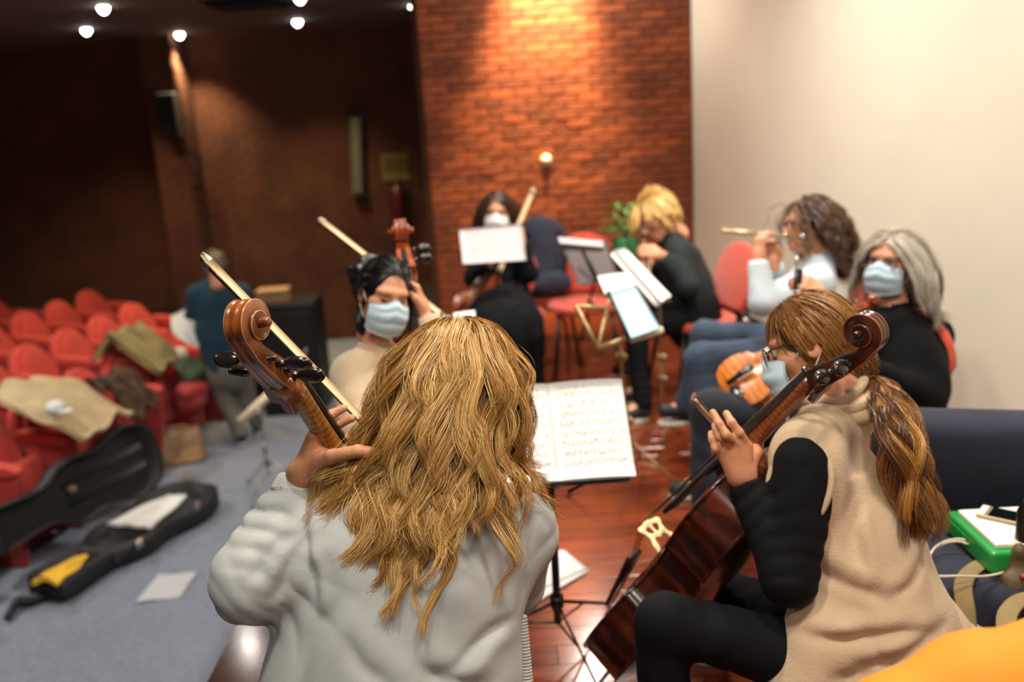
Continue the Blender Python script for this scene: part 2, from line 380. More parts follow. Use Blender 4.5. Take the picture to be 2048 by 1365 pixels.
# ------------------------------------------------------------------ distance-field bodies
class Field:
    def __init__(s): s.p = []
    def cone(s, a, b, ra, rb, k=0.03, flat=None, cut=None, fold=None):
        s.p.append(('c', np.asarray(a, float), np.asarray(b, float), ra, rb, k, flat, cut, fold)); return s
    def ell(s, c, r, R=None, k=0.02, sub=False):
        s.p.append(('e', np.asarray(c, float), np.asarray(r, float), R, k, sub)); return s
    def mesh(s, h, disp=None, pad=0.03):
        lo = []; hi = []
        for q in s.p:
            if q[0] == 'c':
                R = max(q[3], q[4]); lo.append(np.minimum(q[1], q[2]) - R); hi.append(np.maximum(q[1], q[2]) + R)
            elif not q[5]:
                R = q[2].max(); lo.append(q[1] - R); hi.append(q[1] + R)
        lo = np.min(lo, 0) - pad; hi = np.max(hi, 0) + pad; n = np.ceil((hi - lo) / h).astype(int) + 1
        val = np.full(n, 0.2, np.float32)
        ax = [(lo[i] + h * np.arange(n[i])).astype(np.float32) for i in range(3)]
        for q in s.p:
            if q[0] == 'c': R = max(q[3], q[4]); a0 = np.minimum(q[1], q[2]) - R; b0 = np.maximum(q[1], q[2]) + R; k = q[5]
            else: R = q[2].max(); a0 = q[1] - R; b0 = q[1] + R; k = q[4]
            m = 0.03 + k
            i0 = np.clip(((a0 - m - lo) / h).astype(int), 0, n - 1); i1 = np.clip(((b0 + m - lo) / h).astype(int) + 2, 1, n)
            sl = tuple(slice(i0[i], i1[i]) for i in range(3))
            X = ax[0][sl[0]][:, None, None]; Y = ax[1][sl[1]][None, :, None]; Z = ax[2][sl[2]][None, None, :]
            if q[0] == 'c':
                _, a, b, ra, rb, k, flat, cut, fold = q
                x, y, z = X - a[0], Y - a[1], Z - a[2]; d = b - a
                if flat is not None:
                    nf, fs = flat; dn = d - np.dot(d, nf) * nf + nf * np.dot(d, nf) * fs; t_ = (x * nf[0] + y * nf[1] + z * nf[2]) * (fs - 1)
                    x, y, z = x + t_ * nf[0], y + t_ * nf[1], z + t_ * nf[2]; d = dn
                t = np.clip((x * d[0] + y * d[1] + z * d[2]) / (np.dot(d, d) + 1e-12), 0, 1)
                D = np.sqrt((x - t * d[0]) ** 2 + (y - t * d[1]) ** 2 + (z - t * d[2]) ** 2) - (ra + (rb - ra) * t)
                if flat is not None: D = D / (0.5 + 0.5 * flat[1])
                if fold is not None:
                    amp, wl, dr, ph = fold
                    f_ = (X * dr[0] + Y * dr[1] + Z * dr[2]) / wl
                    wob = 0.55 * np.sin(7 * X + 15 * Z + ph) + 0.5 * np.sin(12 * Y - 9 * Z + 2 * ph) + 0.25 * np.sin(31 * X - 17 * Y + ph)
                    md = np.clip(0.35 + 0.75 * np.sin(10 * X + 13 * Z + 3 * ph) * np.sin(11 * Y - 6 * Z + ph), 0, 1)
                    D = D - amp * (np.abs(np.sin(PI * (f_ + wob))) ** 0.7 * 2 - 1.2) * md
                if cut is not None:
                    for (cp, cn) in cut: D = np.maximum(D, (X - cp[0]) * cn[0] + (Y - cp[1]) * cn[1] + (Z - cp[2]) * cn[2])
                sub = False
            else:
                _, c, r, Rm, k, sub = q
                x, y, z = X - c[0], Y - c[1], Z - c[2]
                if Rm is not None:
                    Rm = np.asarray(Rm); x, y, z = (x * Rm[0, i] + y * Rm[1, i] + z * Rm[2, i] for i in range(3))
                l = np.sqrt((x / r[0]) ** 2 + (y / r[1]) ** 2 + (z / r[2]) ** 2); D = (l - 1) * r.min() * (1 if r.max() < 2 * r.min() else 1.3)
            v = val[sl]
            if sub:
                D = -D; hh = np.clip(0.5 + 0.5 * (D - v) / k, 0, 1); val[sl] = v + (D - v) * hh + k * hh * (1 - hh)
            else:
                hh = np.clip(0.5 + 0.5 * (v - D) / k, 0, 1); val[sl] = v + (D - v) * hh - k * hh * (1 - hh)
        if disp is not None:
            mk = np.abs(val) < 0.035; ii = np.argwhere(mk); P = lo + h * ii; val[mk] += disp(P).astype(np.float32)
        return nets(val, lo, h)
def nets(v, o, h):
    n = v.shape; s_ = v < 0
    c = np.zeros((n[0] - 1, n[1] - 1, n[2] - 1), np.uint8); cor = [(i, j, k) for i in (0, 1) for j in (0, 1) for k in (0, 1)]
    for (i, j, k) in cor: c += s_[i:n[0] - 1 + i, j:n[1] - 1 + j, k:n[2] - 1 + k]
    act = (c > 0) & (c < 8); ii = np.argwhere(act); idx = np.full(act.shape, -1, np.int64); idx[act] = np.arange(len(ii))
    cvv = np.stack([v[ii[:, 0] + i, ii[:, 1] + j, ii[:, 2] + k] for (i, j, k) in cor], 1).astype(float)
    acc = np.zeros((len(ii), 3)); cnt = np.zeros(len(ii))
    for a in range(8):
        for b in range(a + 1, 8):
            if sum(abs(p - q) for p, q in zip(cor[a], cor[b])) != 1: continue
            va, vb = cvv[:, a], cvv[:, b]; m = (va < 0) != (vb < 0); t = va[m] / (va[m] - vb[m])
            acc[m] += np.array(cor[a]) + (np.array(cor[b]) - np.array(cor[a])) * t[:, None]; cnt[m] += 1
    V = o + h * (ii + acc / cnt[:, None]); Q = []
    for axi in range(3):
        a1, a2 = [(1, 2), (2, 0), (0, 1)][axi]
        sl0 = [slice(1, -1)] * 3; sl1 = [slice(1, -1)] * 3; sl0[axi] = slice(0, -1); sl1[axi] = slice(1, None)
        A = s_[tuple(sl0)]; B = s_[tuple(sl1)]; e = np.argwhere(A != B)
        if not len(e): continue
        inside = A[tuple(e.T)]; off = np.array([1, 1, 1]); off[axi] = 0; e = e + off
        q = []
        for d1, d2 in ((-1, -1), (0, -1), (0, 0), (-1, 0)):
            p = e.copy(); p[:, a1] += d1; p[:, a2] += d2; q.append(idx[tuple(p.T)])
        q = np.stack(q, 1); q[~inside] = q[~inside][:, ::-1]; Q.append(q)
    return V, np.concatenate(Q)
def join(parts):
    V = []; F = []; n = 0
    for v, f in parts: V.append(v); F.append(f + n); n += len(v)
    return np.concatenate(V), np.concatenate(F)
def wob(amp, fr, ph=0.0):
    def f(P):
        x, y, z = P[:, 0] * fr, P[:, 1] * fr, P[:, 2] * fr
        a = np.sin(x + 1.7 * np.sin(0.7 * z + ph) + ph) + np.sin(0.8 * y - 1.3 * z + 2 * np.sin(0.6 * x) + ph) + np.sin(1.1 * z + 1.5 * np.sin(0.9 * x + 0.8 * y) - ph)
        return amp * a / 2
    return f

# ------------------------------------------------------------------ hair
def strands(name, P, m, parent, rad=0.0006, tint=None, taper=0.35):
    N, Sn, _ = P.shape
    T = np.gradient(P, axis=1); T /= np.linalg.norm(T, axis=2, keepdims=True) + 1e-12
    cen = P[:, 0].mean(0); ref = P - cen; ref[..., 2] *= .35; ref += rng.normal(size=(N, 1, 3)) * .45 * np.linalg.norm(ref, axis=2, keepdims=True)
    U = np.cross(T, ref); U /= np.linalg.norm(U, axis=2, keepdims=True) + 1e-12        # flat side of each strand looks outwards
    r = np.full((N, 1, 1), rad) if np.isscalar(rad) else np.asarray(rad).reshape(N, 1, 1)
    r = r * np.interp(np.linspace(0, 1, Sn), [0, 0.7, 1], [1, 1, taper])[None, :, None]
    V = np.stack([P - r * U, P + r * U], 2)
    b = (np.arange(N)[:, None] * Sn + np.arange(Sn - 1)[None, :]) * 2
    Q = np.stack([b, b + 1, b + 3, b + 2], -1).reshape(-1, 4)
    off = WL.get(parent.name, np.zeros(3)); me = raw_mesh(name, V.reshape(-1, 3) - off, Q)
    if tint is None: tint = rng.random(N)
    a = me.attributes.new('tint', 'FLOAT', 'POINT'); a.data.foreach_set('value', np.repeat(np.clip(tint, 0, 1), Sn * 2).astype(np.float32))
    return link(name, me, m, parent)
def push(P, D, cols, layer):
    for cdef in cols:
        if cdef[0] == 'e':
            _, c, R, r = cdef; q = (P - c) @ R; rr = r[None, :] + layer[:, None]; l = np.linalg.norm(q / rr, axis=1); m = l < 1
            if m.any():
                q2 = q[m] / l[m][:, None]; P[m] = q2 @ R.T + c
                nn = (q2 / rr[m] ** 2) @ R.T; nn /= np.linalg.norm(nn, axis=1)[:, None]
                dn = (D[m] * nn).sum(1, keepdims=True); D[m] -= np.minimum(dn, 0) * nn
        else:
            _, a, b, ra, rb = cdef; d = b - a; t = np.clip(((P - a) @ d) / (d @ d), 0, 1); C = a + t[:, None] * d; q = P - C
            l = np.linalg.norm(q, axis=1); R = ra + (rb - ra) * t + layer; m = l < R
            if m.any():
                nn = q[m] / (l[m][:, None] + 1e-9); P[m] = C[m] + nn * R[m][:, None]; dn = (D[m] * nn).sum(1, keepdims=True); D[m] -= np.minimum(dn, 0) * nn
    return P, D
def clump(P, ncl, amt, wave=0.0, wl=0.12, frizz=0.0, L=None):
    N, Sn, _ = P.shape; g = rng.choice(N, min(ncl, N), replace=False); G = P[g].copy()
    if wave:
        ph = rng.random((len(g), 2)) * 6.28; s_ = np.linspace(0, 1, Sn)[None, :]
        step = np.linalg.norm(P[g, 1:] - P[g, :-1], axis=2).sum(1)[:, None] * s_
        A = wave * np.clip(s_ * 2.2 - 0.3, 0, 1)
        G[:, :, 0] += A * np.sin(step / wl * 6.28 + ph[:, :1]); G[:, :, 2] += 0.3 * A * np.cos(step / wl * 6.28 + ph[:, 1:]); G[:, :, 1] += A * 0.7 * np.cos(step / wl * 6.28 + ph[:, 1:])
    mid = Sn // 2
    dist = ((P[:, None, mid] - P[g][None, :, mid]) ** 2).sum(2) + 0.7 * ((P[:, None, 1] - P[g][None, :, 1]) ** 2).sum(2)
    best = dist.argmin(1); f = (amt * np.clip(np.linspace(-0.15, 1.1, Sn), 0, 1))[None, :, None]
    offs = G[best] - P[g][best]
    Q = P + offs + (P[g][best] - P) * f
    if frizz: 
        e = rng.normal(size=(N, 5, 3)) * frizz; tt = np.linspace(0, 4, Sn); i0 = np.clip(tt.astype(int), 0, 3); x = (tt - i0)[None, :, None]
        Q += (e[:, i0] * (1 - x) + e[:, i0 + 1] * x) * np.linspace(0, 1, Sn)[None, :, None]
    return Q, best

# ================================================================== THE PLACE: floors, walls, ceilings
def struct(o): o['kind'] = 'structure'; return o
EDGE = -1.03                            # stage edge (runs along Y)
fl = MB().box(((EDGE + 5.0) / 2, 4.0, -0.045), (5.0 - EDGE, 10.4, 0.05)).build('floor', 'cavity', sm=False); struct(fl)
proto = {}
def plank(x0, x1, y0, wd, z=0.0, m='plank_wood', name='plank', parent=None, dz=0.0):
    key = (round(x1 - x0, 3), round(wd, 3), m)
    if key not in proto:
        b = MB().box((0, 0, -0.010), (x1 - x0 - 0.0016, wd - 0.0016, 0.020), bev=0.0012); me = raw_mesh(name, b.V(), b.f); me.materials.append(MATS[m]); proto[key] = me
    o = bpy.data.objects.new(name, proto[key]); COL.objects.link(o); o.parent = parent
    o.location = np.array([(x0 + x1) / 2, y0 + wd / 2, z + dz]) - WL[parent.name]; return o
PW = 0.105; y = 0.55; row = 0
lens_ = [0.9, 1.2, 1.5]
while y < 7.55:
    x = EDGE + 0.21 - (0.0 if row % 2 else 0.0); k = row % 3; first = True
    start = [0.45, 0.9, 0.675][row % 3]
    while x < 2.7:
        L_ = start if first else lens_[(row * 2 + k) % 3]; first = False; k += 1
        plank(x, x + L_, y, PW, parent=fl); x += L_
    y += PW; row += 1
y = 0.4
while y < 7.5:
    plank(EDGE, EDGE + 0.207, y, 1.45, m='border_wood', name='border_board', parent=fl); y += 1.45
fas = MB().box((EDGE + 0.01, 3.9, -0.42), (0.03, 7.4, 0.76)).build('trim_1', 'border_wood', sm=False); struct(fas)
# hall carpet
cm = bpy.data.materials.new('blue_grey_carpet'); cm.use_nodes = True; MATS['carpet'] = cm
N = cm.node_tree.nodes; L = cm.node_tree.links; b_ = N['Principled BSDF']; tc = N.new('ShaderNodeTexCoord')
vo = N.new('ShaderNodeTexVoronoi'); vo.inputs['Scale'].default_value = 34; vo.inputs['Randomness'].default_value = 0.25; L.new(tc.outputs['Object'], vo.inputs['Vector'])
nz = N.new('ShaderNodeTexNoise'); nz.inputs['Scale'].default_value = 2.2; nz.inputs['Detail'].default_value = 6; L.new(tc.outputs['Object'], nz.inputs['Vector'])
r1 = N.new('ShaderNodeValToRGB'); r1.color_ramp.elements[0].color = (*S(150, 158, 172), 1); r1.color_ramp.elements[1].color = (*S(112, 120, 136), 1); r1.color_ramp.elements[1].position = 0.75
L.new(vo.outputs['Distance'], r1.inputs[0]); mx = N.new('ShaderNodeMix'); mx.data_type = 'RGBA'; mx.blend_type = 'MULTIPLY'; mx.inputs['Factor'].default_value = 0.5
r2 = N.new('ShaderNodeValToRGB'); r2.color_ramp.elements[0].color = (.62, .62, .64, 1); r2.color_ramp.elements[1].color = (1, 1, 1, 1); L.new(nz.outputs['Fac'], r2.inputs[0])
L.new(r1.outputs[0], mx.inputs[6]); L.new(r2.outputs[0], mx.inputs[7]); L.new(mx.outputs[2], b_.inputs['Base Color']); b_.inputs['Roughness'].default_value = 0.95
bp = N.new('ShaderNodeBump'); bp.inputs['Strength'].default_value = 0.5; bp.inputs['Distance'].default_value = 0.006; bp.invert = True; L.new(vo.outputs['Distance'], bp.inputs['Height']); L.new(bp.outputs[0], b_.inputs['Normal'])
cf = MB().box(((-9 + EDGE) / 2, 5.4, CARPET - 0.05), (9 + EDGE - 0.005, 11.0, 0.10)).build('floor_carpet', 'carpet', sm=False); struct(cf)
cf2 = MB().box(((EDGE + 2.0) / 2, 9.05, CARPET - 0.05), (2.0 - EDGE, 3.0, 0.10)).build('floor_carpet', 'carpet', sm=False); struct(cf2)

# brick fields: every brick is a block standing proud of recessed mortar
def brick_field(wall, o, u, n, W, z0, z1, bl, bh, mtl, key=None, limit=300, near=None, proud=0.012):
    u = np.asarray(u, float); n = np.asarray(n, float); up = np.array([0, 0, 1.0]); j = 0.009; R = np.stack([u, n, up], 1)
    rows = int((z1 - z0) / bh); cells = []
    for r in range(rows):
        x = -(bl / 2 if r % 2 else 0)
        while x < W - 0.01:
            a, b = max(x, 0), min(x + bl, W)
            if b - a > 0.03: cells.append((a, b, z0 + r * bh))
            x += bl
    if limit:
        cells.sort(key=lambda c: near(c)); 
    single, rest = cells[:limit], cells[limit:]; meshes = {}
    for a, b, z in single:
        k = round(b - a, 3)
        if k not in meshes:
            q = MB().box((0, 0, 0), (b - a - j, proud * 2, bh - j), R=R, bev=0.003); me = raw_mesh('brick', q.V(), q.f); me.materials.append(MATS[mtl]); meshes[k] = me
        ob = bpy.data.objects.new('brick', meshes[k]); COL.objects.link(ob); ob.parent = wall
        ob.location = np.asarray(o) + u * (a + b) / 2 + up * (z + bh / 2 - o[2]) + n * random.uniform(-0.002, 0.003) - WL[wall.name]
    if rest:
        q = MB()
        for a, b, z in rest: q.box(np.asarray(o) + u * (a + b) / 2 + up * (z + bh / 2 - o[2]) + n * random.uniform(-0.003, 0.003), (b - a - j, proud * 2, bh - j), R=R)
        q.build('brickwork', mtl, wall, sm=False)['kind'] = 'stuff'
PX0, PX1 = -0.58, 1.56
wb = MB().box(((PX0 + PX1) / 2, PANEL_Y + 0.14, 1.65), (PX1 - PX0 - 0.004, 0.28, 3.4)).build('wall_brick', 'mortar', sm=False); struct(wb)
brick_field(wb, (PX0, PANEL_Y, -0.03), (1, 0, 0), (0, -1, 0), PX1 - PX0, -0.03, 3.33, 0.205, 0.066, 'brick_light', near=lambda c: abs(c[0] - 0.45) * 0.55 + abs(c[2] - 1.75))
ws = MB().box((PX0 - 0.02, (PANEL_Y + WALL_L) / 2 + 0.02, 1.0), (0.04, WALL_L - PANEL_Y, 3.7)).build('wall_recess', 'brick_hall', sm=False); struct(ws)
# white side wall of the stage, from the brick corner towards the viewer
wd = nrm(np.array([2.17, 4.16, 0]) - np.array([1.555, 7.6, 0])); wn = np.array([wd[1], -wd[0], 0])
wn = wn if wn[0] > 0 else -wn; A0 = np.array([1.555, 7.62, 0.0]); Lw = 8.0
m_ = A0 + wd * Lw / 2 + wn * 0.08 + np.array([0, 0, 1.63])
ww = MB().box(m_, (Lw, 0.16, 3.46), R=np.stack([wd, wn, [0, 0, 1]], 1)).build('wall_right', 'white_wall', sm=False); struct(ww)
bb = MB().box(A0 + wd * Lw / 2 - wn * 0.008 + np.array([0, 0, 0.05]), (Lw, 0.016, 0.10), R=np.stack([wd, wn, [0, 0, 1]], 1)).build('baseboard_right', 'black_paint', sm=False); struct(bb)
# hall end wall with a projecting pillar, in dark brick
plL = on_y(272, 90, WALL_L - 0.5)[0]; plR = on_y(352, 130, WALL_L)[0]
wl = MB().box((-4.7, WALL_L + 0.10, 0.95), (8.6, 0.2, 3.6)).build('wall_hall', 'mortar', sm=False); struct(wl)
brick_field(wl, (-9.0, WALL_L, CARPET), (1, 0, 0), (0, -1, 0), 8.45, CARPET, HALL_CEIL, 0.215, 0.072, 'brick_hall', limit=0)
pl = MB().box(((plL + plR) / 2 + 0.06, WALL_L - 0.22, 0.91), (plR - plL + 0.12, 0.44, 3.42)).build('wall_pillar', 'mortar', sm=False); struct(pl)
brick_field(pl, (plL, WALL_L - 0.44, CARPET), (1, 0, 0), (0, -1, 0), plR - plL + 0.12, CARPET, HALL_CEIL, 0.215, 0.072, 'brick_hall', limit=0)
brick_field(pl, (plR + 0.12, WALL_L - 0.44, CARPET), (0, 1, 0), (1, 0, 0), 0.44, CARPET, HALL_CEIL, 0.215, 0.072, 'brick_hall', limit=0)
wk = MB().box((-9.1, 5.4, 0.9), (0.2, 11, 3.6)).build('wall_left', 'brick_hall', sm=False); struct(wk)
ch = MB().box((-4.8, 6.6, HALL_CEIL + 0.05), (8.42, 8.2, 0.10)).build('ceiling_hall', 'ceiling_dark', sm=False); struct(ch)
cs = MB().box((1.0, 2.4, STAGE_CEIL + 0.05), (6.4, 10.7, 0.10)).build('ceiling_stage', 'ceiling_dark', sm=False); struct(cs)
vt = on_z(495, 4, HALL_CEIL)
v_ = thing('ceiling_vent', 'dark square air vent in the dark hall ceiling', 'vent', (vt[0], vt[1], HALL_CEIL))
MB().box((0, 0, -0.01), (0.62, 0.62, 0.02), bev=0.006).build('frame', 'black_metal', v_, False, True)
for i in range(6): MB().box((0, -0.24 + i * 0.096, -0.025), (0.54, 0.05, 0.008), R=[[1, 0, 0], [0, .86, -.5], [0, .5, .86]]).build('slat', 'black_metal', v_, False, True)
# recessed downlights of the hall
where = ['nearest the left edge over the hall seats', 'over the lit brick pillar', 'above the middle of the dark brick wall', 'close to the stage brick wall', 'upper left one above the hall seats', 'at the very top edge of the picture']
def downlight(p, r, glow, label, name='downlight', cat='ceiling light', grp=None, ball=False):
    t = thing(name, label, cat, p, group=grp)
    MB().lathe([(r * 1.25, 0.02), (r * 1.25, 0.0), (r * 1.02, -0.006), (r * 1.0, 0.012)], 20).build('rim', 'chrome', t, True, True)
    MB().lathe([(r * 0.96, 0.004), (r * 0.9, -0.018 if ball else -0.006), (r * 0.6, -0.04 if ball else -0.012), (r * 0.2, -0.052 if ball else -0.02), (0.002, -0.054 if ball else -0.022)], 20).build('bulb', glow, t, True, True)
    return t
for k, p in enumerate(HALL_LAMPS): downlight(p + np.array([0, 0, 0.018]), 0.042, 'lamp_glow', 'bright recessed round downlight ' + where[k], grp='hall downlights', ball=True)
for x, y in STAGE_LAMPS: downlight((x, y, STAGE_CEIL), 0.16, 'stage_glow', 'round recessed stage light, ' + ('nearest left', 'nearest right', 'middle left', 'middle right', 'farthest left', 'farthest right')[STAGE_LAMPS.index((x, y))] + ' above the players', grp='stage ceiling lights')
downlight((0.2, -0.9, STAGE_CEIL), 0.24, 'stage_glow', 'large round ceiling light behind the viewer')
downlight((0.50, 7.28, STAGE_CEIL), 0.08, 'wash_glow', 'small ceiling spotlight washing the brick wall')
for k, (x, y) in enumerate(HALL_ADDED): downlight((x, y, HALL_CEIL), 0.13 if y != 6.97 else 0.045, 'stage_glow', 'wide ceiling lamp added out of view over the hall, ' + ('nearest the viewer', 'closest to the stage edge', 'above the back seats')[k], grp='added hall ceiling lamps')  # fixtures added for the unseen hall lamps
hs_ = downlight((0.60, 7.25, 3.02), 0.085, 'wash_glow', 'bright hanging spotlight added out of view to streak the polished stage floor')  # glowing lamp added above the frame so its reflection streaks the floor
MB().tube([(0, 0, 0.02), (0, 0, STAGE_CEIL - 3.02)], 0.012, 8).build('hanging_rod', 'black_metal', hs_, True, True)
MB().lathe([(0.11, 0.0), (0.11, 0.05), (0.05, 0.12), (0.02, 0.13)], 20).build('shade', 'black_metal', hs_, True, True)
# things on the walls
def wallbox(name, label, cat, px, py, w_, h_, d_, m, y0=WALL_L - 0.03, tilt=0.0):
    p = on_y(px, py, y0); t = thing(name, label, cat, (p[0], y0, p[2])); R = [[math.cos(tilt), 0, -math.sin(tilt)], [0, 1, 0], [math.sin(tilt), 0, math.cos(tilt)]]
    b = MB().box((0, -d_ / 2 + 0.02, 0), (w_, d_, h_), R=R, bev=0.012).build('housing', m, t, False, True); return t, p, R
t, p, R = wallbox('wall_loudspeaker', 'black loudspeaker mounted high on the brick pillar', 'loudspeaker', 345, 232, 0.17, 0.46, 0.18, 'speaker_black', WALL_L - 0.46)
MB().box((0, -0.17, 0), (0.15, 0.012, 0.42), bev=0.004).build('grille', 'black_metal', t, False, True)
MB().box((0, 0.03, 0), (0.06, 0.06, 0.10)).build('bracket', 'black_metal', t, False, True)
t, p, R = wallbox('wall_lamp', 'long pale vertical wall fitting on the dark brick wall', 'wall lamp', 716, 312, 0.13, 0.86, 0.09, 'strip_green', WALL_L - 0.03, -0.07)
MB().box((0, -0.08, 0), (0.10, 0.03, 0.80), R=R, bev=0.012).build('diffuser', 'strip_green', t, False, True)
MB().box((0, -0.03, 0.44), (0.135, 0.10, 0.03), bev=0.004).build('end_cap', 'black_metal', t, False, True); MB().box((0, -0.03, -0.44), (0.135, 0.10, 0.03), bev=0.004).build('end_cap', 'black_metal', t, False, True)
t, p, R = wallbox('wall_sign', 'dull yellow sign on the dark wall above the fire extinguisher', 'sign', 791, 336, 0.31, 0.30, 0.02, 'sign_cream')
for i, x in enumerate((-0.09, -0.02, 0.05, 0.11)): MB().box((x, -0.012, 0.04), (0.028, 0.006, 0.15)).build('print_bar', 'sign_ink', t, False, True)
p = on_y(797, 412, WALL_L - 0.10); t = thing('fire_extinguisher', 'dark red fire extinguisher hanging on the wall below the sign', 'fire extinguisher', (p[0], WALL_L - 0.10, p[2]))
MB().lathe([(0.06, -0.26), (0.075, -0.24), (0.075, 0.14), (0.05, 0.20), (0.022, 0.22), (0.022, 0.25)], 16).build('cylinder', 'extinguisher_red', t, True, True)
MB().box((0.02, 0, 0.27), (0.10, 0.03, 0.03), bev=0.006).build('valve_handle', 'black_metal', t, False, True)
MB().tube(bez([(0.03, 0, 0.25), (0.10, -0.02, 0.16), (0.10, -0.02, -0.12)], 12), 0.010).build('hose', 'black_paint', t, True, True)
p = on_y(1092, 320, PANEL_Y - 0.02); t = thing('wall_thermostat', 'small round cream thermostat on the orange brick wall', 'thermostat', (p[0], PANEL_Y - 0.005, p[2]))
MB().lathe([(0.042, 0), (0.044, 0.012), (0.040, 0.024), (0.020, 0.028), (0.018, 0.034)], 24, ax=(0, -1, 0)).build('body', 'thermostat_cream', t, True, True)
MB().lathe([(0.017, 0.030), (0.016, 0.044), (0.001, 0.045)], 16, ax=(0, -1, 0)).build('dial', 'white_plastic', t, True, True)

# ================================================================== auditorium seats
def make_seat():
    t = thing('auditorium_seat', 'x', 'seat')
    def fan(w_, h_, n=18):
        q = [(-w_ * 0.40, 0), (-w_ * 0.46, h_ * 0.25)] + [(-w_ / 2 * math.cos(a), h_ * 0.42 + h_ * 0.58 * math.sin(a)) for a in np.linspace(0.05, PI - 0.05, n)] + [(w_ * 0.46, h_ * 0.25), (w_ * 0.40, 0)]
        return np.array(q)
    lean = math.radians(17); up = np.array([-math.sin(lean), 0, math.cos(lean)]); nn = np.array([math.cos(lean), 0, math.sin(lean)]); s_ = np.array([0, 1.0, 0])
    bevel(MB().slab(fan(0.50, 0.52), np.array([-0.14, 0, 0.36]), s_, up, nn * 0.09).build('backrest', 'red_fabric', t, True, True), 0.03, 3)
    bevel(MB().slab(fan(0.41, 0.42), np.array([-0.14, 0, 0.40]) + nn * 0.052, s_, up, nn * 0.035).build('back_cushion', 'red_fabric', t, True, True), 0.016, 3)
    bevel(MB().box((-0.02, 0, 0.39), (0.09, 0.42, 0.32), R=[[.985, 0, -.17], [0, 1, 0], [.17, 0, .985]]).build('seat_cushion', 'red_fabric', t, True, True), 0.035, 3)
    MB().box((-0.06, 0, 0.16), (0.10, 0.40, 0.30), bev=0.01).build('pedestal', 'red_panel', t, False, True)
    arm_panel(t, -0.245)
    return t
def arm_panel(t, y):
    o = MB().slab([(-0.16, 0.0), (0.13, 0.0), (0.20, 0.56), (0.15, 0.60), (-0.16, 0.64), (-0.20, 0.56)], (0, y, 0), (1, 0, 0), (0, 0, 1), (0, 0.052, 0)).build('side_panel', 'red_panel', t, True, True); bevel(o, 0.012, 2)
    o = MB().slab([(-0.18, 0.61), (0.15, 0.575), (0.21, 0.595), (0.21, 0.622), (0.15, 0.650), (-0.18, 0.685)], (0, y, 0), (1, 0, 0), (0, 0, 1), (0, 0.075, 0)).build('armrest', 'red_fabric', t, True, True); bevel(o, 0.016, 3)
seat0 = make_seat()
row_dir = np.array([math.sin(math.radians(10)), math.cos(math.radians(10)), 0]); face = np.array([row_dir[1], -row_dir[0], 0])
SEAT_RZ = math.atan2(face[1], face[0])
b1 = on_z(160, 745, CARPET + 0.84); b2 = on_z(235, 712, CARPET + 0.84)
R1 = b1 + face * 0.22; R1[2] = CARPET
ROWS = [(0, -4, 3), (1, -2, 4), (2, 0, 6), (3, 1, 7)]
rown = ['front row', 'second row', 'third row', 'back row']
SEATS = {}
used = False
for r, a, b in ROWS:
    for k in range(a, b + 1):
        p = R1 - face * (0.98 * r) + row_dir * 0.52 * (k + 0.5 * (r % 2))
        if p[1] > WALL_L - 0.6 or p[1] < 2.3: continue
        o = seat0 if not used else copy_tree(seat0); used = True
        o.location = p; o.rotation_euler = (0, 0, SEAT_RZ + math.radians(1.5) * (k % 2)); WL[o.name] = p; SEATS[(r, k)] = (o, p)
        o['group'] = 'red auditorium seats'
for r, a, b in ROWS:
    ks = [k for k in range(a, b + 1) if (r, k) in SEATS]
    ordn = ['nearest', 'second', 'third', 'fourth', 'fifth', 'sixth', 'seventh', 'eighth', 'ninth', 'tenth']
    for i, k in enumerate(ks):
        SEATS[(r, k)][0]['label'] = 'red upholstered auditorium seat with rounded back, %s in the %s from the viewer' % (ordn[i], rown[r])
    e = SEATS[(r, ks[-1])][0]
    if e is not seat0:
        n0 = len(bpy.data.objects); tt = e; off_ = WL[tt.name]; arm_panel(tt, 0.245)
def seat_frame(r, k):
    p = SEATS[(r, k)][1]; return p, face, row_dir
# things lying on the seats
def drape(name, label, cat, m, base, u, v, fn, nu=26, nv=26, thick=0.012, sub=None):
    def f(a, b):
        h = fn(a, b); return np.asarray(base) + np.outer(a - 0.5, u) + np.outer(b - 0.5, v) + np.outer(h, [0, 0, 1])
    o = MB().grid(f, nu, nv, thick).build(name, m); return tag(o, label, cat)
def fold(a, b, s=1.0, k=0.0): return s * (0.022 * np.sin(9 * a + 3 * np.sin(5 * b + k) + k) + 0.016 * np.sin(13 * b + 2.5 * np.sin(6 * a) + 2 * k))
c = on_z(112, 800, CARPET + 0.86)
drape('beige_jacket', 'beige jacket spread over a front-row red seat with a white hat on it', 'jacket', 'khaki_cloth', c, face * 0.62 + row_dir * 0.10, row_dir * 0.56, lambda a, b: fold(a, b) + 0.12 - 0.34 * np.clip(a - 0.15, 0, 1) ** 1.3 - 0.05 * np.abs(b - .5), thick=0.02)
wc = on_z(112, 822, CARPET + 0.865); t = thing('white_hat', 'small white hat lying on the beige jacket', 'hat', wc)
MB().ell(wc + [0, 0, 0.02], (0.06, 0.065, 0.045)).build('crown', 'white_cloth', t); MB().ell(wc + face * 0.05 + [0, 0, 0.0], (0.055, 0.05, 0.008)).build('brim', 'white_cloth', t)
c = on_z(272, 682, CARPET + 0.92)
drape('olive_coat', 'olive coat hung over a front-row red seat back', 'coat', 'olive_cloth', c, face * 0.46 + row_dir * 0.10, row_dir * 0.42, lambda a, b: fold(a, b, .9, 2) + 0.10 - 0.5 * np.abs(a - 0.35) ** 1.2, thick=0.04)
c = on_z(246, 764, CARPET + 0.76)
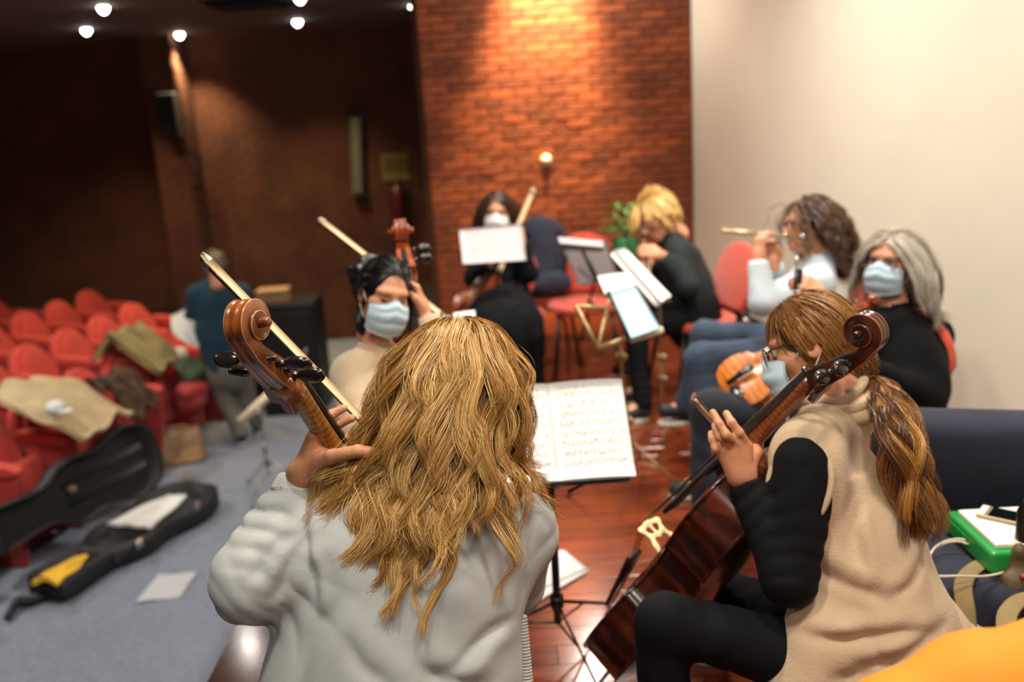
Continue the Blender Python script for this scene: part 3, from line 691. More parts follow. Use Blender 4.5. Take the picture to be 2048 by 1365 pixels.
drape('dark_scarf', 'dark brown and navy scarf hanging over an armrest between red seats', 'scarf', 'dark_scarf', c, face * 0.30, row_dir * 0.36, lambda a, b: fold(a, b, 1.1, 4) + 0.05 - 0.5 * np.clip(a - 0.45, 0, 1) ** 1.1, thick=0.035)
def lump(name, label, cat, m, parts, h=0.012, disp=None):
    F = Field()
    for c_, r_ in parts: F.ell(c_, r_, k=0.03)
    V, Q = F.mesh(h, disp); o = put(name, V, Q, m); return tag(o, label, cat)
c = on_z(352, 716, CARPET + 0.70); lump('white_bag', 'small rounded white bag on the end red seat beside the man', 'bag', 'white_cloth', [(c, (0.10, 0.12, 0.08)), (c + row_dir * 0.05, (0.07, 0.07, 0.07))], disp=wob(0.008, 30))
c = on_z(385, 742, CARPET + 0.62); lump('green_bundle', 'dark green bundle of cloth at the end of the front seat row', 'bundle', 'green_cloth', [(c, (0.13, 0.14, 0.10)), (c + face * 0.1, (0.08, 0.1, 0.07))], disp=wob(0.012, 26))
c = on_z(385, 778, CARPET + 0.50); lump('red_bag', 'small dark red bag below the green bundle', 'bag', 'red_panel', [(c, (0.12, 0.15, 0.07)), (c - [0, 0, 0.08], (0.11, 0.13, 0.08))], disp=wob(0.008, 30))

# ================================================================== cello case, bags and papers on the carpet
def case_outline(n=120):
    pts = [(0, 0.10), (0.02, 0.13), (0.30, 0.115), (0.42, 0.13), (0.52, 0.185), (0.66, 0.215), (0.80, 0.195), (0.92, 0.205), (1.08, 0.25), (1.22, 0.245), (1.34, 0.18), (1.38, 0.07)]
    a = bez(pts, n // 2); a = np.vstack([a, a[::-1] * [1, -1]]); return a
CO = case_outline()
def tray(mb, o, ax, sd, up, h, th=0.022, scl=1.0):
    n = len(CO); C0 = np.array([0.69, 0]); inn = C0 + (CO - C0) * 0.93
    def lay(Q, z): return o + np.outer(Q[:, 0] * scl, ax) + np.outer(Q[:, 1] * scl, sd) + up * z
    bot = C0 + (CO - C0) * 0.9
    P = np.concatenate([lay(bot, 0), lay(CO, 0.04), lay(CO, h), lay(inn, h), lay(inn, 0.03), lay(C0 + (CO - C0) * 0.02, 0.02)])
    F = [tuple(range(n))[::-1]]
    for r in range(5):
        F += [(r * n + k, r * n + (k + 1) % n, (r + 1) * n + (k + 1) % n, (r + 1) * n + k) for k in range(n)]
    F.append(tuple(5 * n + k for k in range(n))); mb.add(P, F)
n0 = on_z(92, 1180, CARPET + 0.08); n1 = on_z(402, 985, CARPET + 0.08); ax = nrm(n1 - n0); Lc = np.linalg.norm(n1 - n0); sd = np.cross([0, 0, 1.0], ax); s_ = Lc / 1.38
o0 = n0.copy(); o0[2] = CARPET + 0.002
t = thing('cello_case', 'open black cello case lying on the carpet with papers inside', 'instrument case', o0)
mb = MB(); tray(mb, o0, ax, sd, np.array([0, 0, 1.0]), 0.15, scl=s_); sh = mb.build('case_base', 'case_shell', t)
C0 = np.array([0.69, 0]); inn = C0 + (CO - C0) * 0.91
mb = MB().slab(inn * s_, o0 + [0, 0, 0.045], ax, sd, (0, 0, 0.03)); mb.build('plush_lining', 'case_plush', sh, False)
for q in (0.36, 0.62): MB().box(o0 + ax * q * s_ * 1.38 * 0.8 + [0, 0, 0.09], (0.05, 0.30, 0.07), R=np.stack([ax, sd, [0, 0, 1]], 1), bev=0.015).build('neck_support', 'case_plush', sh)
hinge = o0 + sd * 0.235 * s_ + np.array([0, 0, 0.16]); th = math.radians(112)
lsd = sd * math.cos(PI - th) * 1.0; lsd = nrm(sd * math.cos(math.radians(80)) + np.array([0, 0, 1.0]) * math.sin(math.radians(80))); lup = nrm(np.cross(ax, lsd)); lup = lup if lup @ (-sd) > 0 else -lup
mb = MB(); tray(mb, hinge + lsd * 0.235 * s_ - lup * 0.15, ax, lsd, lup, 0.13, scl=s_); ld = mb.build('case_lid', 'case_shell', t)
MB().slab(inn * s_, hinge + lsd * 0.235 * s_ - lup * 0.105, ax, lsd, lup * 0.03).build('lid_lining', 'case_plush', ld, False)
for q, dy in ((0.55, -0.06), (0.60, 0.07)):
    c = hinge + lsd * (0.235 + dy) * s_ - lup * 0.075 + ax * 0.95 * s_
    MB().tube([c - ax * 0.36, c, c + ax * 0.30], [0.016, 0.022, 0.016], 8).build('bow_holder', 'case_plush', ld)
c = hinge + lsd * 0.25 * s_ - lup * 0.07 + ax * 0.62 * s_; MB().ell(c, (0.03, 0.03, 0.025)).build('bow_clip', 'brown_leather', ld)
for q in (0.5, 1.05): MB().box(o0 + ax * q * s_ - sd * 0.235 * s_ + [0, 0, 0.14], (0.05, 0.02, 0.05), R=np.stack([ax, sd, [0, 0, 1]], 1), bev=0.005).build('latch', 'chrome', t, False)
c = on_z(308, 1020, CARPET + 0.16)
o = MB().grid(lambda a, b: c + np.outer(a - .5, ax * 0.46) + np.outer(b - .5, sd * 0.24 * 1.0) + np.outer((a - .5) * (1 - 2 * b) * 0.10, sd) + np.outer(0.006 * np.sin(7 * a + 4 * b) + 0.004 * np.sin(15 * b), [0, 0, 1]), 18, 14, 0.012).build('loose_papers', 'white_cloth'); tag(o, 'crumpled white papers lying inside the open black cello case', 'papers')
c = on_z(130, 1140, CARPET + 0.15)
o = MB().grid(lambda a, b: c + np.outer((a - .5), ax * 0.30) + np.outer((b - .5) * (1 - 0.75 * a), sd * 0.20) + np.outer(0.012 * np.sin(8 * a + 5 * b) + 0.03 * (1 - np.abs(b - .5) * 2), [0, 0, 1]), 18, 14, 0.02).build('yellow_cloth', 'yellow_cloth'); tag(o, 'yellow polishing cloth in the neck end of the cello case', 'cloth')
c = on_z(378, 968, CARPET + 0.10); t2 = tag(MB().lathe([(0.035, -0.01), (0.036, 0.03), (0.03, 0.045), (0.003, 0.05)], 16, c=c).build('rosin_tin', 'zip_grey'), 'small round grey tin in the far end of the cello case', 'tin')
c = on_z(48, 1216, CARPET + 0.03)
tag(MB().tube(bez([c + ax * -0.11, c + sd * 0.05 + [0, 0, .02], c + ax * 0.06 + sd * 0.02, c + ax * 0.13 - sd * 0.03], 16), [0.02, 0.03, 0.028, 0.02], 10, flat=0.8).build('endpin_strap', 'case_shell'), 'short black strap lying on the carpet below the cello case', 'strap')
q = [on_z(x, y, CARPET + 0.004) for x, y in ((270, 1208), (362, 1196), (396, 1147), (318, 1150))]
tag(MB().grid(lambda a, b: np.outer((1 - a) * (1 - b), q[0]) + np.outer(a * (1 - b), q[1]) + np.outer(a * b, q[2]) + np.outer((1 - a) * b, q[3]) + np.outer(0.004 + 0.004 * np.sin(6 * a + 3 * b), [0, 0, 1]), 10, 10, 0.003).build('carpet_sheet', MATS.setdefault('pale_sheet', mat('pale_sheet', S(186, 188, 192), 0.7, 0.03))), 'pale grey sheet lying flat on the blue carpet', 'sheet')
# brown handbag
c = on_z(352, 925, CARPET); t = thing('handbag', 'brown and tan leather handbag standing on the carpet by the red seats', 'bag', c)
fx = nrm(np.array([0.92, 0.38, 0])); fy = np.array([-fx[1], fx[0], 0])
def bagf(w0, w1, d0, d1, h): 
    P = []
    for z, w_, d_ in ((0, w0, d0), (h * 0.1, w0 * 1.03, d0 * 1.05), (h * 0.6, (w0 + w1) / 2, (d0 + d1) / 2), (h, w1, d1)):
        for a in np.linspace(0, 2 * PI, 20, endpoint=False):
            ca, sa = math.cos(a), math.sin(a); P.append(c + fx * w_ / 2 * np.sign(ca) * abs(ca) ** 0.5 + fy * d_ / 2 * np.sign(sa) * abs(sa) ** 0.6 + np.array([0, 0, z + (0.03 * abs(ca) if z == h else 0)]))
    F = [tuple(range(20))[::-1]] + [(r * 20 + k, r * 20 + (k + 1) % 20, (r + 1) * 20 + (k + 1) % 20, (r + 1) * 20 + k) for r in range(3) for k in range(20)] + [tuple(range(60, 80))]
    return MB().add(P, F)
bagf(0.46, 0.40, 0.20, 0.10, 0.23).build('bag_body', 'brown_leather', t)
MB().slab([(-0.02, 0.02), (0.19, 0.02), (0.185, 0.15), (0.06, 0.12)], c - fy * 0.108, fx, (0, 0, 1), fy * 0.012).build('front_pocket', 'tan_leather', t, False)
MB().tube(bez([c + fx * -0.19 + [0, 0, .20], c + fx * -0.26 + [0, 0, .23], c + fx * -0.28 - fy * 0.05 + [0, 0, .17]], 12), 0.018, 8).build('side_tie', 'tan_leather', t)
MB().tube(bez([c + fx * -0.14 + [0, 0, .25], c + fx * -0.05 - fy * 0.04 + [0, 0, .29], c + fx * 0.08 - fy * 0.04 + [0, 0, .29], c + fx * 0.15 + [0, 0, .25]], 14), 0.010, 8).build('handle', 'brown_leather', t)
MB().tube([c + fx * -0.15 + [0, 0, .245], c + fx * 0.15 + [0, 0, .245]], 0.006, 6).build('zip', 'chrome', t)
# black lectern / cabinet by the far wall beside the man
cb = on_z(590, 832, CARPET); t = thing('black_cabinet', 'tall black cabinet standing on the carpet beside the man', 'cabinet', (cb[0], cb[1] + 0.25, CARPET))
hb = 0.98
bevel(MB().box((0, 0, hb / 2), (0.52, 0.46, hb)).build('body', 'black_paint', t, False, True), 0.01)
bevel(MB().box((0, -0.235, hb / 2), (0.44, 0.016, hb - 0.14)).build('door', 'speaker_black', t, False, True), 0.004)
MB().tube([(0.16, -0.26, 0.45), (0.16, -0.26, 0.60)], 0.008).build('handle', 'chrome', t, True, True)
cc = np.array([cb[0] - 0.10, cb[1] + 0.20, CARPET + hb]); 
t = thing('wooden_box', 'small brown wooden box on top of the black cabinet', 'box', cc)
bevel(MB().box((0, 0, 0.05), (0.26, 0.18, 0.10)).build('box_body', 'brown_leather', t, False, True), 0.008); bevel(MB().box((0, 0, 0.108), (0.27, 0.19, 0.016)).build('lid', 'tan_leather', t, False, True), 0.004)
cp = on_z(530, 830, CARPET); t = thing('black_amplifier', 'black amplifier box with a pale cup on it, behind the standing man', 'amplifier', (cp[0], cp[1] + 0.45, CARPET))
bevel(MB().box((0, 0, 0.45), (0.40, 0.34, 0.90)).build('cabinet', 'speaker_black', t, False, True), 0.015)
bevel(MB().box((0, -0.175, 0.45), (0.34, 0.012, 0.80)).build('grille', 'black_metal', t, False, True), 0.004)
c = np.array([cp[0], cp[1] + 0.40, CARPET + 0.90]); tag(MB().lathe([(0.03, 0), (0.036, 0.05), (0.042, 0.10), (0.040, 0.10), (0.032, 0.01)], 18, c=c).build('paper_cup', 'white_cloth'), 'pale paper cup on the black amplifier', 'cup')

# ================================================================== red stacking chairs
def make_chair():
    t = thing('stacking_chair', 'x', 'chair')                      # faces +x, seat centre over the origin
    bevel(MB().slab([(0.23 * math.cos(a) * (1.0 if math.cos(a) > 0 else .95), 0.235 * math.sin(a)) for a in np.linspace(0, 2 * PI, 28, endpoint=False)], (0, 0, 0.455), (1, 0, 0), (0, 1, 0), (0, 0, 0.05)).build('seat', 'chair_red', t, True, True), 0.02, 3)
    l = math.radians(14); up = np.array([-math.sin(l), 0, math.cos(l)]); nn = np.array([math.cos(l), 0, math.sin(l)])
    o2 = [(-0.15, 0), (-0.19, 0.08)] + [(-0.225 * math.cos(a), 0.17 + 0.21 * math.sin(a)) for a in np.linspace(0, PI, 16)] + [(0.19, 0.08), (0.15, 0)]
    bevel(MB().slab(o2, (-0.21, 0, 0.50), (0, 1, 0), up, nn * 0.045).build('backrest', 'chair_red', t, True, True), 0.018, 3)
    bevel(MB().slab(np.array(o2) * 0.98, np.array([-0.21, 0, 0.50]) - nn * 0.028, (0, 1, 0), up, nn * 0.012).build('back_shell', 'black_paint', t, True, True), 0.004, 2)
    for sx in (-1, 1):
        for sy in (-1, 1): MB().tube([(0.15 * sx, 0.16 * sy, 0.43), (0.20 * sx + (-.04 if sx < 0 else .02), 0.21 * sy, 0.0)], 0.012, 8).build('leg', 'black_metal', t, True, True)
    for sy in (-1, 1):
        MB().tube([(0.17, 0.17 * sy, 0.422), (-0.17, 0.17 * sy, 0.422), (-0.235, 0.16 * sy, 0.47), (-0.27, 0.15 * sy, 0.62)], 0.011, 8).build('side_tube', 'black_metal', t, True, True)
        MB().lathe([(0.02, -0.018), (0.022, 0), (0.02, 0.018)], 12, c=(-0.215, 0.175 * sy, 0.455), ax=(0, 1, 0)).build('hinge_knob', 'chrome', t, True, True)
    return t
chair0 = make_chair(); chair0_used = [False]
def place_chair(xy, fdir, label):
    o = chair0 if not chair0_used[0] else copy_tree(chair0); chair0_used[0] = True
    o.location = (xy[0], xy[1], 0); o.rotation_euler = (0, 0, math.atan2(fdir[1], fdir[0])); WL[o.name] = np.array([xy[0], xy[1], 0.0])
    return tag(o, label, 'chair', 'red stacking chairs on the stage')

# ================================================================== music stands
def stand(label, base, head, m='gold_metal', leg_m=None, spread=0.24, hub=0.26, ang0=0.3, knobs=(0.45, 0.72), pr=0.007, km='gold_metal', grp=None, name='music_stand'):
    leg_m = leg_m or m; base = np.array([base[0], base[1], base[2] if len(base) > 2 else 0.0]); head = np.asarray(head, float)
    t = thing(name, label, 'music stand', base, group=grp); d = head - base; h = np.linalg.norm(d); dn = d / h
    MB().tube([base + dn * (hub * 0.55), base + dn * h * 0.6], pr * 1.35, 10).build('lower_tube', m, t)
    MB().tube([base + dn * h * 0.55, head], pr, 10).build('upper_tube', m, t)
    for k in knobs:
        c = base + dn * h * k; MB().lathe([(pr * 2.2, -0.014), (pr * 2.3, 0.014)], 12, c=c, ax=dn).build('clamp', m, t)
        MB().lathe([(0.004, 0), (0.005, 0.018), (0.013, 0.02), (0.013, 0.032), (0.002, 0.034)], 12, c=c, ax=nrm([0.6, -0.8, 0])).build('knob', km, t)
    hc = base + dn * hub; MB().lathe([(pr * 2.4, -0.02), (pr * 2.4, 0.02)], 12, c=hc, ax=dn).build('hub', m, t); lo = base + dn * hub * 0.55
    for i in range(3):
        a = ang0 + i * 2 * PI / 3; f = base + np.array([math.cos(a), math.sin(a), 0]) * spread + np.array([0, 0, 0.008])
        l = MB().tube([hc, f], 0.0065, 8, flat=0.5).build('leg', leg_m, t); MB().tube([lo, hc + (f - hc) * 0.5], 0.004, 6).build('brace', leg_m, l); MB().ell(f, (0.011, 0.011, 0.008)).build('rubber_foot', 'black_paint', l)
    return t
def bars(t, prs, m, w_=0.012, th=0.004, name='desk_bar'):
    for a, b in prs: MB().tube([a, b], w_ / 2, 8, flat=th / w_ * 2).build(name, m, t)
def page_mat(name, ink, base, lines=10):
    m = bpy.data.materials.new(name); m.use_nodes = True; MATS[name] = m; nt = m.node_tree; N = nt.nodes; L = nt.links; b = N['Principled BSDF']; b.inputs['Roughness'].default_value = 0.75
    tc = N.new('ShaderNodeTexCoord'); sp = N.new('ShaderNodeSeparateXYZ'); L.new(tc.outputs['UV'], sp.inputs[0])
    def math_(op, a, bv, c=None):
        n = N.new('ShaderNodeMath'); n.operation = op
        for i, x in enumerate((a, bv, c)):
            if x is None: continue
            if isinstance(x, (int, float)): n.inputs[i].default_value = x
            else: L.new(x, n.inputs[i])
        return n.outputs[0]
    st = math_('FRACT', math_('MULTIPLY', sp.outputs[1], lines), 0)          # one staff per cell
    inst = math_('MULTIPLY', math_('GREATER_THAN', st, 0.30), math_('LESS_THAN', st, 0.72))
    ln = math_('FRACT', math_('MULTIPLY', math_('SUBTRACT', st, 0.30), 4 / 0.42 + 1), 0); line = math_('MULTIPLY', math_('LESS_THAN', ln, 0.22), inst)
    mp = N.new('ShaderNodeMapping'); mp.inputs['Scale'].default_value = (46, lines * 5, 1); L.new(tc.outputs['UV'], mp.inputs[0])
    nz = N.new('ShaderNodeTexNoise'); nz.inputs['Scale'].default_value = 1.0; nz.inputs['Detail'].default_value = 1; L.new(mp.outputs[0], nz.inputs['Vector'])
    wide = math_('MULTIPLY', math_('GREATER_THAN', st, 0.22), math_('LESS_THAN', st, 0.82)); note = math_('MULTIPLY', math_('GREATER_THAN', nz.outputs['Fac'], 0.60), wide)
    ed = math_('MULTIPLY', math_('MULTIPLY', math_('GREATER_THAN', sp.outputs[0], 0.09), math_('LESS_THAN', sp.outputs[0], 0.92)), math_('MULTIPLY', math_('GREATER_THAN', sp.outputs[1], 0.05), math_('LESS_THAN', sp.outputs[1], 0.95)))
    f = math_('MULTIPLY', math_('MAXIMUM', math_('MULTIPLY', line, 0.55), note), ed); mx = N.new('ShaderNodeMix'); mx.data_type = 'RGBA'
    L.new(f, mx.inputs[0]); mx.inputs[6].default_value = (*base, 1); mx.inputs[7].default_value = (*ink, 1); L.new(mx.outputs[2], b.inputs['Base Color']); return m
page_mat('music_page', S(120, 118, 118), S(242, 240, 238), 10)
page_mat('music_page_mauve', S(96, 80, 86), S(214, 200, 204), 7)
def page(name, c00, c10, c11, c01, m, parent=None, bulge=0.006, thick=0.0015, nu=10, nv=8):   # corners: bottom-left, bottom-right, top-right, top-left
    q = [np.asarray(x, float) for x in (c00, c10, c11, c01)]; nn = nrm(np.cross(q[1] - q[0], q[3] - q[0]))
    mb = MB().grid(lambda a, b: np.outer((1 - a) * (1 - b), q[0]) + np.outer(a * (1 - b), q[1]) + np.outer(a * b, q[2]) + np.outer((1 - a) * b, q[3]) + np.outer(bulge * np.sin(PI * a) ** 0.7, nn), nu, nv, thick)
    o = mb.build(name, m, parent); uv = o.data.uv_layers.new(name='UVMap'); n = nu * nv
    vi = np.zeros(len(o.data.loops), np.int32); o.data.loops.foreach_get('vertex_index', vi); vi %= n
    uv.data.foreach_set('uv', np.stack([(vi // nv) / (nu - 1), (vi % nv) / (nv - 1)], 1).astype(np.float32).ravel()); return o

# front stand with the open part
P = lambda x, y, d: at(x, y, d)
bl, br, tr, tl = P(1119, 962, 2.60), P(1272, 952, 2.60), P(1243, 758, 2.74), P(1097, 768, 2.74)
ll, lt = P(960, 974, 2.60), P(946, 778, 2.74)
fb = on_z(1118, 1296, 0.0); hd = P(1103, 955, 2.62) + np.array([0, 0.03, 0.02])
t = stand('black tripod music stand holding the open white music book in front', fb, hd, 'black_metal', spread=0.30, hub=0.20, ang0=-1.2, knobs=(0.93,), pr=0.009, km='black_metal')
nb = nrm(np.cross(br - bl, tl - bl)); nb = nb if nb @ CF > 0 else -nb; bk = nb * 0.02
bevel(MB().slab([(-0.24, -0.01), (0.20, -0.01), (0.20, 0.02), (-0.24, 0.02)], bl + bk, nrm(br - bl), nrm(tl - bl), nb * 0.004).build('desk_ledge', 'black_metal', t, False), 0.001)
bars(t, [(ll + bk, lt * .8 + ll * .2 + bk), (br * .9 + bl * .1 + bk, tr * .8 + br * .2 - (tr - tl) * 0.1 + bk), (bl + bk, tl + bk), (lt * .8 + ll * .2 + bk, tr * .8 + br * .2 - (tr - tl) * 0.1 + bk)], 'black_metal', 0.014)
bars(t, [(P(1135, 985, 2.66), P(1185, 960, 2.66))], 'black_metal', 0.010, name='desk_tilt_lever')
bk_ = thing('music_book', 'open white music book with staves on the black front stand', 'music book', (bl + ll) / 2)
page('page', bl, br, tr, tl, 'music_page', bk_, -0.010 if nb @ np.cross(br - bl, tl - bl) > 0 else 0.010); page('page', ll, bl, tl, lt, 'music_page', bk_, -0.010 if nb @ np.cross(br - bl, tl - bl) > 0 else 0.010)
page('cover', ll + bk * .4, br + bk * .4, tr + bk * .4, lt + bk * .4, 'paper', bk_, 0.0, 0.003)
def floor_sheet(pts, z, label, name='loose_sheet', m='paper'):
    q = [on_z(x, y, z) for x, y in pts]; return tag(page(name, *q, m, None, 0.002, 0.003), label, 'paper')
floor_sheet([(1066, 1210), (1178, 1142), (1128, 1100), (1040, 1112)], 0.006, 'white sheet of paper on the wooden floor behind the front stand')
floor_sheet([(1080, 1180), (1174, 1136), (1140, 1118), (1050, 1130)], 0.012, 'upper white sheet of the two papers on the wooden floor')

# tan folding stand with tablet and paper, middle of the stage
s2b = on_z(1268, 968, 0.0); s2h = P(1238, 690, 3.62)
t = stand('tan wire folding music stand with its open frame showing, middle of the stage', s2b, s2h, 'gold_metal', leg_m='gold_metal', spread=0.32, hub=0.30, ang0=-0.75, knobs=(0.50, 0.93))
a_, b_, c_, d_, e_ = P(1152, 613, 3.62), P(1214, 619, 3.66), P(1196, 698, 3.55), P(1262, 674, 3.55), P(1222, 590, 3.72)
bars(t, [(a_, b_), (a_, c_), (b_, c_), (c_, d_), (d_, e_), (b_, e_), (c_, s2h)], 'gold_metal', 0.022, 0.008)
o = page('tablet', P(1262, 676, 3.50), P(1320, 656, 3.50), P(1270, 570, 3.68), P(1220, 584, 3.68), 'paper_blue', None, 0, 0.008); 
tag(o, 'pale blue sheet in a dark folder on the tan folding stand', 'folder')
bars(t, [(P(1260, 680, 3.54), P(1326, 660, 3.54))], 'bow_tip', 0.03, 0.012, name='desk_ledge')
bars(t, [(P(1258, 676, 3.50), P(1216, 584, 3.66))], 'black_metal', 0.016, 0.008, name='desk_side')
tag(page('white_sheet', P(1210, 588, 3.70), P(1272, 572, 3.70), P(1258, 545, 3.78), P(1194, 552, 3.78), 'paper', None, 0.004, 0.004), 'white paper standing above the blue sheet on the tan folding stand', 'paper')
# slim stand with white sheets seen nearly edge-on
s3b = on_z(1326, 875, 0.0); s3h = P(1318, 590, 4.15)
t = stand('slim stand carrying thick white sheets seen edge-on before the blond player', s3b, s3h, 'gold_metal', spread=0.10, hub=0.10, ang0=0.4, knobs=(0.45, 0.60))
bars(t, [(P(1240, 510, 4.25), P(1335, 602, 4.15)), (P(1318, 585, 4.15), P(1340, 604, 4.15))], 'gold_metal', 0.016)
tag(page('white_booklet', P(1322, 604, 4.02), P(1342, 592, 4.25), P(1250, 496, 4.45), P(1230, 500, 4.22), 'paper', None, 0.0, 0.03), 'thick white music booklet leaning edge-on before the blond player', 'booklet')
# mauve sheets before the violinist
s4b = on_z(1012, 716, 0.0); s4h = P(990, 530, 5.0)
t = stand('dark music stand holding mauve sheets before the far violinist', s4b, s4h, 'black_metal', spread=0.34, hub=0.3, ang0=-0.5)
q = [P(926, 528, 4.97), P(1052, 520, 4.97), P(1044, 448, 5.06), P(918, 460, 5.06)]
tag(page('music_sheets', *q, 'music_page_mauve', None, 0.0, 0.004), 'two mauve tinted music sheets on the far violinist stand', 'sheets')
up4 = np.array([0, 0.012, 0])
bars(t, [(s4h, (q[2] + q[3]) / 2 + up4), ((q[0] + q[1]) / 2 + up4, q[3] + up4), ((q[0] + q[1]) / 2 + up4, q[2] + up4), (q[0] + up4, q[1] + up4)], 'black_metal', 0.02, 0.008)
# dark empty desk
s5b = on_z(1160, 690, 0.0); s5h = P(1190, 560, 4.9)
t = stand('dark solid-desk music stand with nothing on its panel, by the empty red chair', s5b, s5h, 'black_metal', spread=0.30)
q = [P(1158, 572, 4.85), P(1240, 560, 4.85), P(1214, 482, 5.0), P(1116, 478, 5.0)]
page('desk_panel', *q, 'music_dark', t, 0, 0.006)
bars(t, [(P(1165, 500, 4.88), P(1195, 562, 4.84))], 'black_metal', 0.03, 0.008, 'desk_spine')
tag(page('white_strip', P(1120, 486, 4.95), P(1208, 494, 4.95), P(1206, 482, 4.97), P(1116, 474, 4.97), 'paper_mauve', None, 0, 0.005), 'narrow pale sheet along the top of the dark music desk', 'paper')
# small stand right behind the blonde cellist
s6b = on_z(935, 860, 0.0); s6h = P(910, 650, 3.45)
t = stand('low music stand with two white cards, behind the blonde cellist', s6b, s6h, 'black_metal', spread=0.28)
bars(t, [(P(868, 648, 3.45), P(952, 646, 3.45)), (P(905, 648, 3.45), P(905, 625, 3.5))], 'black_metal', 0.018)
tag(page('white_card', P(872, 640, 3.43), P(904, 656, 3.43), P(900, 632, 3.52), P(852, 622, 3.52), 'paper', None, 0, 0.003), 'left white card on the low stand beside the masked cellist', 'paper')
tag(page('white_card', P(908, 650, 3.43), P(952, 646, 3.43), P(950, 620, 3.52), P(906, 626, 3.52), 'paper', None, 0, 0.003), 'right white card on the low stand beside the masked cellist', 'paper')
# folded stand on the carpet
s7b = on_z(542, 985, CARPET); s7h = at(516, 815, 6.15)
t = stand('pale folded music stand standing on the blue carpet', (s7b[0], s7b[1], CARPET), s7h, 'chrome', spread=0.28, knobs=(0.35,), km='black_metal')
bars(t, [(at(478, 843, 6.1), at(545, 782, 6.2)), (at(482, 846, 6.14), at(546, 786, 6.24))], 'bow_tip', 0.05, 0.02)

# ================================================================== cellos, violins, bows
def build_uv(mb, name, m, parent, M, sm=True, k=1.0):
    Lc = mb.V(); V = Lc @ M[:3, :3].T + M[:3, 3]; o = put(name, V, mb.f, m, parent, sm)
    uv = o.data.uv_layers.new(name='UVMap'); vi = np.zeros(len(o.data.loops), np.int32); o.data.loops.foreach_get('vertex_index', vi)
    uv.data.foreach_set('uv', (np.stack([Lc[vi, 0] + Lc[vi, 1], Lc[vi, 2]], 1) * k).astype(np.float32).ravel()); return o
def fiddle_outline(ns=10):
    segs = [[(0, 0), (.08, .003), (.16, .03), (.205, .085), (.22, .16), (.21, .225), (.187, .275), (.183, .303)],
            [(.183, .303), (.150, .315), (.125, .36), (.118, .41), (.125, .455), (.140, .485), (.153, .497)],
            [(.153, .497), (.158, .53), (.170, .59), (.170, .645), (.15, .70), (.11, .735), (.05, .752), (0, .755)]]
    q = []
    for s_ in segs: q += bez(s_, ns * 2).tolist()[:-1]
    q.append([0, .755]); q = np.array(q); return np.vstack([q, (q[1:-1] * [-1, 1])[::-1]])
OUT = fiddle_outline()
def frame(a, n):
    a = nrm(a); n = np.asarray(n, float); n = nrm(n - (n @ a) * a); return np.stack([np.cross(n, a), n, a], 1)
